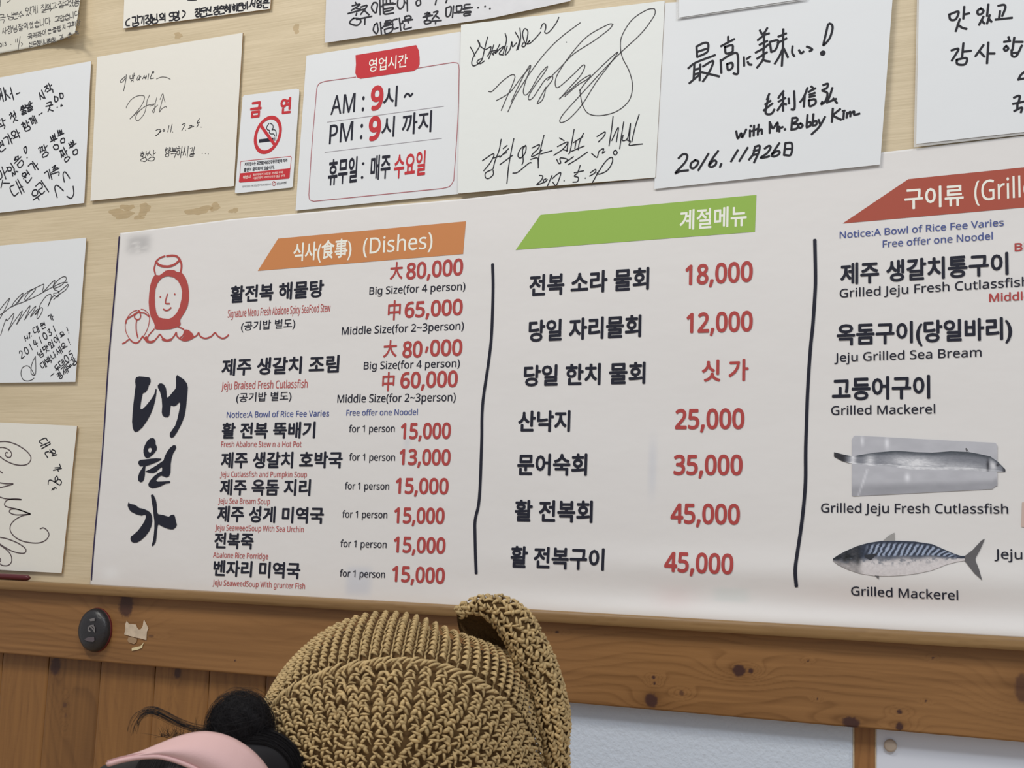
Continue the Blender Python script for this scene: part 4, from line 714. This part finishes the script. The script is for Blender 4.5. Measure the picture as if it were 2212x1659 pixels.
SK.poly('worn_mark', [(585,440),(690,410),(690,475),(600,478)], M_WORN, Z=Kz); SK.ink('worn_mark', [[(665,560),(590,580),(560,650),(600,680)],[(610,590),(660,640),(690,690)],[(640,570),(680,600),(690,670)]], 3.2, M_WORN, Z=Kz)
SK.poly('worn_mark', [(480,840),(560,795),(680,790),(685,860),(660,890),(560,880)], mat('worn_dark_mark', C(88, 80, 84), .6), Z=Kz)
tape = bpy.data.objects.new('torn_tape', None); COL.objects.link(tape); tape.location = px(295, 1370, RAIL); tag(tape, 'torn scraps of whitish tape stuck on the rail right of the black button', 'tape')
bpy.context.view_layer.update()
ST = Sheet(None, RAIL)
def scrap(pts, m):
    o = ST.poly('scrap', pts, m, Z=Kz, e=.0006); o.parent = tape; o.matrix_parent_inverse = tape.matrix_world.inverted()
    s_ = o.modifiers.new('thickness', 'SOLIDIFY'); s_.thickness = .0005
M_TAPE = mat('old_tape', C(190, 172, 150), .6, noise=((150, 150, 150), .12)); M_TAPE2 = mat('tape_residue', C(150, 124, 96), .6)
scrap([(1335,470),(1375,530),(1450,535),(1520,545),(1535,600),(1575,645),(1620,630),(1655,570),(1670,470),(1685,460),(1720,530),(1765,620),(1735,690),(1725,855),(1600,820),(1480,795),(1375,765),(1285,740),(1310,640),(1305,540)], M_TAPE)
scrap([(1370,795),(1450,800),(1540,825),(1530,890),(1480,935),(1370,895),(1350,850)], M_TAPE2)
scrap([(1435,1010),(1530,990),(1610,970),(1680,895),(1650,960),(1640,1010),(1540,1050),(1435,1068)], mat('tape_edge', C(205, 190, 150), .5))
# maroon pen on the ledge, at the left
def tube(name, P, r_, m, parent=None, n=10, close=True):
    P = [np.array(p, float) for p in P]; rr = r_ if hasattr(r_, '__len__') else [r_]*len(P); V = []; Fc = []
    for i, p in enumerate(P):
        t = P[min(i+1, len(P)-1)]-P[max(i-1, 0)]; t /= np.linalg.norm(t)+1e-9; a = np.cross(t, [.1, .3, 1]); a /= np.linalg.norm(a); b = np.cross(t, a)
        V += [p+rr[i]*(math.cos(2*math.pi*k/n)*a+math.sin(2*math.pi*k/n)*b) for k in range(n)]
    for i in range(len(P)-1):
        for k in range(n): Fc.append((i*n+k, i*n+(k+1) % n, (i+1)*n+(k+1) % n, (i+1)*n+k))
    Fc += [tuple(range(n))[::-1], tuple((len(P)-1)*n+k for k in range(n))]
    return mesh(name, V, Fc, m, parent, smooth=True)
p0 = px(64, 1259, .012); yy = -.012; zz = zl1+.0046
pen = tube('pen', [(p0[0]-.32, yy, zz), (p0[0]-.014, yy, zz), (p0[0]-.005, yy, zz), (p0[0]-.001, yy, zz)], [.0044, .0044, .0040, .0022], mat('maroon_plastic', C(84, 28, 34), .35, .5), n=16)
tag(pen, 'maroon rod lying on the wooden ledge at the left edge', 'rod'); pen.name = 'wooden_rod'

# ------------------------------------------------------------------ people at the table
def ellipsoid(name, c, r, axes, m, parent=None, nu=40, nv=24, fn=None):
    V = []; Fc = []
    for j in range(nv+1):
        th = math.pi*j/nv
        for i in range(nu):
            ph = 2*math.pi*i/nu; d = np.array([math.sin(th)*math.cos(ph), math.sin(th)*math.sin(ph), math.cos(th)]); k = fn(d) if fn else 1
            V.append(c+sum(axes[q]*d[q]*r[q]*k for q in range(3)))
    for j in range(nv):
        for i in range(nu): Fc.append((j*nu+i, (j+1)*nu+i, (j+1)*nu+(i+1) % nu, j*nu+(i+1) % nu))
    return mesh(name, V, Fc, m, parent, smooth=True)
def loft(name, rings, m, parent=None, n=32):     # rings: (centre, rx, ry) stacked upwards, closed body
    V = []; Fc = []
    for c, a, b in rings:
        for k in range(n):
            t = 2*math.pi*k/n; V.append((c[0]+a*math.cos(t), c[1]+b*math.sin(t), c[2]))
    for j in range(len(rings)-1):
        for k in range(n): Fc.append((j*n+k, j*n+(k+1) % n, (j+1)*n+(k+1) % n, (j+1)*n+k))
    Fc.append(tuple(range(n))[::-1]); Fc.append(tuple((len(rings)-1)*n+k for k in range(n)))
    o = mesh(name, V, Fc, m, parent, smooth=True); sb = o.modifiers.new('smooth', 'SUBSURF'); sb.levels = 1; sb.render_levels = 1
    return o
M_SKIN = mat('skin', C(205, 165, 140), .5, bump=((200, 200, 200), .1))
M_CLOTH = mat('dark_cloth', C(70, 74, 88), .9, bump=((500, 500, 500), .4))
M_CLOTH2 = mat('pale_cloth', C(190, 180, 175), .9, bump=((500, 500, 500), .4))
M_EYE = mat('dark_eye', C(45, 35, 32), .2); M_LIP = mat('lip', C(176, 96, 92), .4)
M_HAIR = mat('black_hair', C(30, 28, 30), .6, .2)
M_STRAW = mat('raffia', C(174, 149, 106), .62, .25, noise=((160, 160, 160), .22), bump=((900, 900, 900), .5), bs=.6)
M_STRAWD = mat('raffia_shade_side', C(96, 72, 42), .9)  # dark brown paints the shade in gaps between stitches
def bust(c, parent, cloth, wid=.16, lean=(0, 0), face=0.0):              # head, neck and shoulders as one body, mostly below the frame
    z = c[2]; x, y = c[0], c[1]
    prof = [(.62, .16, .12), (.46, .15, .115), (.32, wid, .115), (.235, wid, .10), (.205, wid*.82, .085), (.188, wid*.5, .07), (.172, .062, .062), (.14, .054, .058), (.105, .057, .066), (.075, .066, .080), (.03, .075, .090), (-.03, .079, .094), (-.07, .070, .082), (-.095, .045, .055), (-.105, .012, .016)]
    lz = lambda d: min(1, max(0, (d-.12)/.14))
    b = loft('body', [((x+lean[0]*lz(d), y+lean[1]*lz(d), z-d), a, e) for d, a, e in prof], M_SKIN, parent)
    fd = np.array([math.cos(face), math.sin(face), 0]); sd = np.array([-fd[1], fd[0], 0]); hd_ = np.array([x, y, z])
    for v in b.data.vertices:       # nose and chin on the one continuous head
        q = np.array(v.co)-hd_; a_ = (q@sd)/.012
        if q@fd > 0 and q[2] > -.13: v.co += Vector(fd*(.016*math.exp(-a_*a_*.5-((q[2]+.03)/.014)**2)+.006*math.exp(-a_*a_*.1-((q[2]+.09)/.015)**2)))
    for sg in (-1, 1):
        rr_ = .078 if abs(fd[0]) > .6 else .090
        ellipsoid('eye', hd_+fd*(rr_-.006)+sd*sg*.03+np.array([0, 0, .004]), np.array([.012, .009, .006]), (sd, fd, np.array([0, 0, 1.])), M_EYE, parent, 14, 10)
        ellipsoid('ear', hd_+sd*sg*(.083 if abs(fd[0]) > .6 else .072)+np.array([0, 0, -.01]), np.array([.017, .008, .028]), (fd, sd, np.array([0, 0, 1.])), M_SKIN, parent, 14, 10)
    ellipsoid('mouth', hd_+fd*(rr_-.016)+np.array([0, 0, -.06]), np.array([.022, .012, .006]), (sd, fd, np.array([0, 0, 1.])), M_LIP, parent, 14, 10)
    t = loft('shirt', [((x+lean[0]*lz(d), y+lean[1]*lz(d), z-d), a*1.05+.004, e*1.06+.004) for d, a, e in prof[:5]]+[((x+lean[0]*lz(.187), y+lean[1]*lz(.187), z-.187), .088, .08)], cloth, parent)
    return b
AX = (rt, up, -fwd)
# --- person in the straw hat
hat_c = pt(868, 1602, 1.05); sH = 1.05/F
p1 = bpy.data.objects.new('person', None); COL.objects.link(p1)
tag(p1, 'person seen only by a tan crocheted straw hat with a rolled up brim', 'person')
def add_part(o, par):
    o.parent = par; return o
bc = hat_c+np.array([.0, .022, -.052]); bust(bc, p1, M_CLOTH, lean=(.06, .07), face=.2)
ellipsoid('hair', bc+np.array([-.012, 0, .008]), np.array([.084, .099, .098]), (np.array([1., 0, 0]), np.array([0, 1., 0]), np.array([0, 0, 1.])), M_HAIR, p1)
radii = np.array([306, 280, 275])*sH
pole = np.array([-.05, -.45, .89]); pole /= np.linalg.norm(pole)
pa = np.cross(pole, [0, 1, 0]); pa /= np.linalg.norm(pa); pb = np.cross(pole, pa)
def crown(th, ph, k=1.0):
    d = math.cos(th)*pole+math.sin(th)*(math.cos(ph)*pa+math.sin(ph)*pb)
    bump_ = 1+.018*math.sin(3*ph+1)*math.sin(th)+.012*math.sin(5*ph+th*4)
    g_ = d@np.array([.42, .9, -.1]); bump_ -= .13*math.exp(-max(0, 1-g_)*2/.10)
    q = d*radii*bump_*k; return hat_c+q[0]*rt+q[1]*up-q[2]*fwd
V = []; nph, nth = 72, 36
for j in range(nth+1):
    for i in range(nph): V.append(crown(max(.001, math.radians(112)*j/nth), 2*math.pi*i/nph, .955))
Fc = [(j*nph+i, (j+1)*nph+i, (j+1)*nph+(i+1) % nph, j*nph+(i+1) % nph) for j in range(nth) for i in range(nph)]
hat = bpy.data.objects.new('straw_hat', None); COL.objects.link(hat); hat.parent = p1
hat['label'] = 'tan crocheted straw hat'
mesh('crown_shade_shell', V, Fc, M_STRAWD, hat, smooth=True)  # dark shell added under the stitches, gap shade in its colour
# one strand of raffia: short curved spindle along +x, bulging to +z
NS, NR = 6, 7; tv = []
for i in range(NR):
    t = i/(NR-1); r_ = math.sin(math.pi*(.08+.84*t))**.55
    for k in range(NS): a = 2*math.pi*k/NS; tv.append((t-.5, r_*math.cos(a), r_*math.sin(a), math.sin(math.pi*t)))
tv = np.array(tv); tf = np.array([(i*NS+k, i*NS+(k+1) % NS, (i+1)*NS+(k+1) % NS, (i+1)*NS+k) for i in range(NR-1) for k in range(NS)])
rg = np.random.RandomState(11)
class Strands:
    def __init__(s): s.V = []; s.F = []; s.n = 0
    def add(s, c, X, N, L, th, ht, bulge, flat=.75):
        X = X/np.linalg.norm(X); Y = np.cross(N, X); Y /= np.linalg.norm(Y); Zn = np.cross(X, Y)
        v = c+tv[:, :1]*L*X+tv[:, 1:2]*th*Y+(tv[:, 2:3]*th*flat+tv[:, 3:4]*bulge+ht)*Zn
        s.V.append(v); s.F.append(tf+s.n); s.n += len(v)
    def build(s, name, m, par):
        return mesh(name, np.vstack(s.V), np.vstack(s.F), m, par, smooth=True)
def cell(S_, c, T, B, N, w, h):
    """one crochet stitch: two leaning strands and a crossing loop"""
    j = lambda s_: rg.normal(0, s_)
    c = c+T*w*j(.09)+B*h*j(.10)
    lean = .35+j(.15)
    S_.add(c-T*w*.22+B*h*j(.06), T*(.5+j(.15))+B*(.75+lean*.3), N, h*1.3, h*.235*(1+j(.18)), -.0002, h*.3)
    S_.add(c+T*w*.22+B*h*j(.06), T*(.7+j(.15))-B*(.6+lean*.3), N, h*1.2, h*.23*(1+j(.18)), .0003, h*.32)
    S_.add(c+B*h*(.42+j(.08)), T+B*(.25+j(.25)), N, w*(.72+j(.1)), h*.19*(1+j(.15)), .0005, h*.34)
ST_ = Strands(); RIDGE = Strands()
px_h = 15.0; dth = px_h/285; th = .06; k = 0
while th < math.radians(112):
    sec = 82 if th > 1.28 else 62 if th > .8 else 44 if th > .45 else 22
    n = max(6, sec); ridge = 1.30 < th < 1.30+dth
    for i in range(n):
        ph = 2*math.pi*(i+.5*(k % 2)*(th < 1.28))/n+.05*k*(th < 1.28)
        c = crown(th, ph, 1.0); t2 = crown(th, ph+.02, 1.0)-c; b2 = crown(th+.02, ph, 1.0)-c
        T_ = t2/np.linalg.norm(t2); B_ = b2/np.linalg.norm(b2); N_ = np.cross(T_, B_); N_ /= np.linalg.norm(N_)
        if N_ @ (c-hat_c) < 0: N_ = -N_
        if (c-hat_c) @ fwd > .075: continue
        w = 2*math.pi*math.sin(th)*290*sH/n; h = px_h*sH
        if ridge:
            for q in (-.3, .3): RIDGE.add(c+T_*w*(q+rg.normal(0, .07))+B_*h*rg.normal(0, .15), T_*(.8+rg.normal(0, .12))-B_*(.55+rg.normal(0, .12)), N_, h*(2.0+rg.normal(0, .25)), h*.23, .0011, h*.4)
        elif th > 1.28:       # wrapped ribs on the side of the crown
            j = rg.normal(0, .1)
            ST_.add(c-T_*w*.12, T_*.9+B_*(.45+j), N_, w*.72, h*.25, .0004, h*.5); ST_.add(c-T_*w*.12+B_*h*.5, T_*.9-B_*(.35+j), N_, w*.66, h*.23, .0, h*.42)
            ST_.add(c+T_*w*.42, B_+T_*j*2, N_, h*1.1, h*.16, -.0022, 0)
        else: cell(ST_, c, T_, B_, N_, w, h)
    th += dth*(1.5 if ridge else 1); k += 1
o = ST_.build('crown', M_STRAW, hat); o['kind'] = 'stuff'
o = RIDGE.build('raised_stitches', M_STRAW, hat); o['kind'] = 'stuff'
# rolled brim
zi = lambda a, b: (540+a/3.072, 1260+b/3.072)
In = [(1400,215),(1480,180),(1560,205),(1640,280),(1700,370),(1755,480),(1785,585),(1860,670),(1900,790),(1915,950),(1965,1090),(1990,1226),(2005,1330),(1990,1500)]
Ou = [(1375,185),(1440,130),(1540,88),(1660,88),(1780,140),(1870,230),(1950,380),(2010,500),(2055,620),(2085,760),(2112,880),(2100,1060),(2105,1226),(2110,1340),(2090,1500)]
Ou = Ou[:13]+[Ou[14]]
def dens(P, m_):
    P = np.array([zi(*q) for q in P]); t = np.linspace(0, len(P)-1, m_); return np.stack([np.interp(t, range(len(P)), P[:, 0]), np.interp(t, range(len(P)), P[:, 1])], 1)
mI, mO = dens(In, 60), dens(Ou, 60)
for _ in range(3):
    mI[1:-1] = (mI[:-2]+2*mI[1:-1]+mI[2:])/4; mO[1:-1] = (mO[:-2]+2*mO[1:-1]+mO[2:])/4
def brim(i, al, k=1.0):
    i0 = int(min(58, max(0, math.floor(i)))); f_ = i-i0; a = mI[i0]*(1-f_)+mI[i0+1]*f_; b = mO[i0]*(1-f_)+mO[i0+1]*f_
    c = (a+b)/2; d = (b-a)/2; dep = 1.043-.012*i/59
    off_ = d*(-math.cos(al))*k; w = np.linalg.norm(d)*sH
    return pt(c[0]+off_[0], c[1]+off_[1], dep-w*.75*math.sin(al)*k)
V = []; na = 20
for i in range(60):
    for q in range(na): V.append(brim(i, math.radians(-15+(265)*q/(na-1)), .93))
bl_ = mesh('brim_shade_shell', V, gridfaces(60, na), M_STRAWD, hat, smooth=True)  # dark shell under the brim stitches, gap shade in its colour
BR = Strands(); plen = np.cumsum(np.r_[0, np.linalg.norm(np.diff((mI+mO)/2, axis=0), axis=1)]); step = 16.5; s_ = 4; kk = 0
while s_ < plen[-1]:
    i = np.interp(s_, plen, range(60)); wpx = np.linalg.norm(mO[int(i)]-mI[int(i)])/2; nr = max(4, int(round(wpx*math.radians(265)*.9/21)))
    for q in range(nr):
        al = math.radians(-15+265*(q+.5)/nr); c = brim(i, al); T_ = brim(min(59, i+.5), al)-brim(max(0, i-.5), al); B_ = brim(i, al+.05)-brim(i, al-.05)
        T_ /= np.linalg.norm(T_); B_ /= np.linalg.norm(B_); N_ = np.cross(T_, B_); cc = brim(i, al, .2)
        if N_ @ (c-cc) < 0: N_ = -N_
        cell(BR, c, B_, T_, N_, 21*sH, step*sH)
    s_ += step; kk += 1
o = BR.build('brim', M_STRAW, hat); o['kind'] = 'stuff'
# inner side of the rolled brim seen at its open end
Iu = [zi(*q) for q in [(1372,205),(1400,180),(1480,175),(1570,215),(1650,295),(1720,390)]]; Il = [zi(*q) for q in [(1376,255),(1390,318),(1440,375),(1540,400),(1640,440),(1720,480)]]
V = [pt(a[0]*(1-v)+b[0]*v, a[1]*(1-v)+b[1]*v, 1.052+.02*math.sin(math.pi*v)) for a, b in zip(dens([((p[0]-540)*3.072, (p[1]-1260)*3.072) for p in Iu], 20), dens([((p[0]-540)*3.072, (p[1]-1260)*3.072) for p in Il], 20)) for v in np.linspace(0, 1, 9)]
mesh('brim_inside', V, gridfaces(20, 9), mat('raffia_inside_shaded', C(110, 84, 50), .9, bump=((350, 350, 350), 1.0), bs=3), hat, smooth=True)  # darker raffia, the hollow's shade put into its colour

# --- person in the pink visor, in front at the lower left
p2 = bpy.data.objects.new('person', None); COL.objects.link(p2)
tag(p2, 'person with a black hair bun and pink sun visor, left of the hat', 'person')
hc = pt(425, 1866, .985); sV = .985/F
bust(hc+np.array([0, 0, -.035]), p2, M_CLOTH2, lean=(-.09, -.03), face=-1.35)
ellipsoid('hair', hc, np.array([250, 255, 250])*sV, AX, M_HAIR, p2, fn=lambda d: 1+.01*math.sin(9*d[0]+7*d[2]))['label'] = 'black hair pulled up'
ellipsoid('side_hair', pt(300, 1815, .985), np.array([185, 172, 180])*sV, AX, M_HAIR, p2, fn=lambda d: 1+.015*math.sin(9*d[0]+7*d[2]))
bun_c = pt(520, 1568, .975); bun = ellipsoid('hair_bun', bun_c, np.array([63, 64, 52])*sV, AX, M_HAIR, p2, 32, 20, fn=lambda d: 1+.04*math.sin(8*d[0]+5*d[1])+.03*math.sin(11*d[2]))
bun2 = ellipsoid('hair_bun_base', pt(552, 1672, .965), np.array([96, 88, 50])*sV, AX, M_HAIR, p2, 32, 20, fn=lambda d: 1+.03*math.sin(8*d[0]+5*d[1]))
def strands(name, curves, r_, m, par):
    V = []; Fc = []; n = 0
    for P in curves:
        P = np.array(P); L = len(P)
        T_ = np.gradient(P, axis=0); T_ /= np.linalg.norm(T_, axis=1, keepdims=True)+1e-12
        A = np.cross(T_, fwd); A /= np.linalg.norm(A, axis=1, keepdims=True)+1e-12; B = np.cross(T_, A)
        rr = r_*(1-.7*np.abs(np.linspace(-.6, 1, L)))[:, None]
        for a in (0, 2.09, 4.19): V.append(P+rr*(math.cos(a)*A+math.sin(a)*B))
        for i in range(L-1):
            for q in range(3): q2_ = (q+1) % 3; Fc.append((n+q*L+i, n+q*L+i+1, n+q2_*L+i+1, n+q2_*L+i))
        n += 3*L
    o = mesh(name, np.vstack(V), np.array(Fc), m, par); o['kind'] = 'stuff'; return o
cur = []
for _ in range(1500):                       # wisps around the bun
    ax = rg.normal(size=3); ax /= np.linalg.norm(ax); a = np.cross(ax, rg.normal(size=3)); a /= np.linalg.norm(a); b = np.cross(ax, a)
    r_ = 1.0+abs(rg.normal(0, .11)); t0 = rg.uniform(0, 6.28); ln = rg.uniform(.5, 1.6)
    P = []
    for t in np.linspace(0, ln, 7):
        d = (math.cos(t0+t)*a+math.sin(t0+t)*b)*(r_+.05*math.sin(t*3))*np.array([63, 64, 52])*sV; P.append(bun_c+d[0]*rt+d[1]*up-d[2]*fwd)
    cur.append(P)
base_c = pt(552, 1672, .965)
for _ in range(900):                        # hair swept up into the bun
    a0 = rg.uniform(-2.6, .9); P = []; r_ = 1.0+abs(rg.normal(0, .06)); w0 = rg.uniform(-.9, .9)
    for t in np.linspace(0, 1, 8):
        a = a0+t*rg.uniform(.9, 1.1)*.9; d = np.array([math.cos(a), math.sin(a)*-1 if False else abs(math.sin(a))*.95+.1, .3+w0*.5]); d = d/np.linalg.norm(d)*r_*np.array([96, 88, 50])*sV; P.append(base_c+d[0]*rt+d[1]*up-d[2]*fwd)
    cur.append(P)
for _ in range(700):                        # strands over the head
    x0 = rg.uniform(-.95, .95); P = []
    for t in np.linspace(0, 1, 9):
        th_ = -1.1+t*2.0; d = np.array([x0*math.cos(th_*.6), math.cos(th_), -math.sin(th_)]); d = d/np.linalg.norm(d)*(1.0+abs(rg.normal(0, .004)))*np.array([251, 256, 251])*sV; P.append(hc+d[0]*rt+d[1]*up-d[2]*fwd)
    cur.append(P)
loop_ = np.array([(289,1580),(292,1562),(301,1543),(322,1533),(346,1541),(379,1560),(411,1573),(450,1580),(480,1578)], float)
for _ in range(45):                        # loose lock curving out to the left
    o_ = rg.normal(0, 4.6, 2); sp = rg.normal(0, 4.5, 2); e_ = rg.randint(0, 3); dz = rg.normal(0, .004)
    Q = [(q[0]+o_[0]+sp[0]*(1-i/8), q[1]+o_[1]+sp[1]*(1-i/8)) for i, q in enumerate(loop_)][e_:]
    t = np.linspace(0, len(Q)-1, 20); Q = np.array(Q); X = np.interp(t, range(len(Q)), Q[:, 0]); Y = np.interp(t, range(len(Q)), Q[:, 1])
    for _k in range(2): X[1:-1] = (X[:-2]+2*X[1:-1]+X[2:])/4; Y[1:-1] = (Y[:-2]+2*Y[1:-1]+Y[2:])/4
    cur.append([pt(x, y, 1.01+dz) for x, y in zip(X, Y)])
for _ in range(420):                        # short flyaways
    x0 = rg.uniform(345, 640); y0 = 1640 if x0 > 560 else 1592; P = []
    dx, dy = rg.normal(0, 14), -abs(rg.normal(14, 14))
    for t in np.linspace(0, 1, 6): P.append(pt(x0+dx*t+rg.normal(0, .5), y0+dy*t+6*t*t, 1.0))
    cur.append(P)
strands('hair_strands', cur, .00015, M_HAIR, p2)
# the visor: brim tipped up in front, band around the head
M_PINK = mat('pink_fabric', C(196, 162, 160), .75, .2, bump=((900, 900, 900), .3), bs=.5)
M_PINK2 = mat('pink_fabric_edge', C(200, 164, 163), .75, .2)
vis = bpy.data.objects.new('sun_visor', None); COL.objects.link(vis); vis.parent = p2; vis['label'] = 'pink sun visor'
OutP = [(228,1648),(262,1634),(300,1624),(345,1605),(380,1591),(412,1582),(445,1578.5),(480,1584),(510,1596),(540,1615),(562,1636),(580,1659),(600,1700),(610,1750),(605,1810)]
InP = [(233,1650),(262,1641),(300,1634),(340,1632),(365,1637),(392,1646),(420,1658),(448,1675),(470,1695),(488,1720),(500,1745),(508,1770),(512,1800),(512,1830),(505,1860)]
Oa = np.array(OutP, float); Ia = np.array(InP, float); tt = np.linspace(0, 14, 90)
Ox, Oy = np.interp(tt, range(15), Oa[:, 0]), np.interp(tt, range(15), Oa[:, 1]); Ix, Iy = np.interp(tt, range(15), Ia[:, 0]), np.interp(tt, range(15), Ia[:, 1])
for q in (Ox, Oy, Ix, Iy):
    for _ in range(6): q[1:-1] = (q[:-2]+2*q[1:-1]+q[2:])/4
V = []
for i in range(90):
    for v in np.linspace(0, 1, 12):
        V.append(pt(Ox[i]*(1-v)+Ix[i]*v, Oy[i]*(1-v)+Iy[i]*v, .885-.028*v-.012*math.sin(math.pi*v)))
br = mesh('visor_brim', V, gridfaces(90, 12), M_PINK, vis, smooth=True)
so = br.modifiers.new('thickness', 'SOLIDIFY'); so.thickness = .0022; so.offset = 1
tube('visor_hem', [pt(Ix[i], Iy[i]+1.5, .8565) for i in range(0, 90, 2)], .0016, M_PINK2, vis, 10)
V = []
for k in range(64):                          # band round the head
    a = 2*math.pi*k/64
    for z_, r_ in ((-.012, 1.03), (.012, 1.02), (.016, 1.0)):
        d = np.array([math.sin(a)*.097*r_, math.cos(a)*.097*r_, 0]); V.append(hc+d+np.array([0, 0, z_+.028]))
Fc = [(k*3+j, ((k+1) % 64)*3+j, ((k+1) % 64)*3+j+1, k*3+j+1) for k in range(64) for j in range(2)]
mesh('visor_band', V, Fc, M_PINK2, vis, smooth=True)
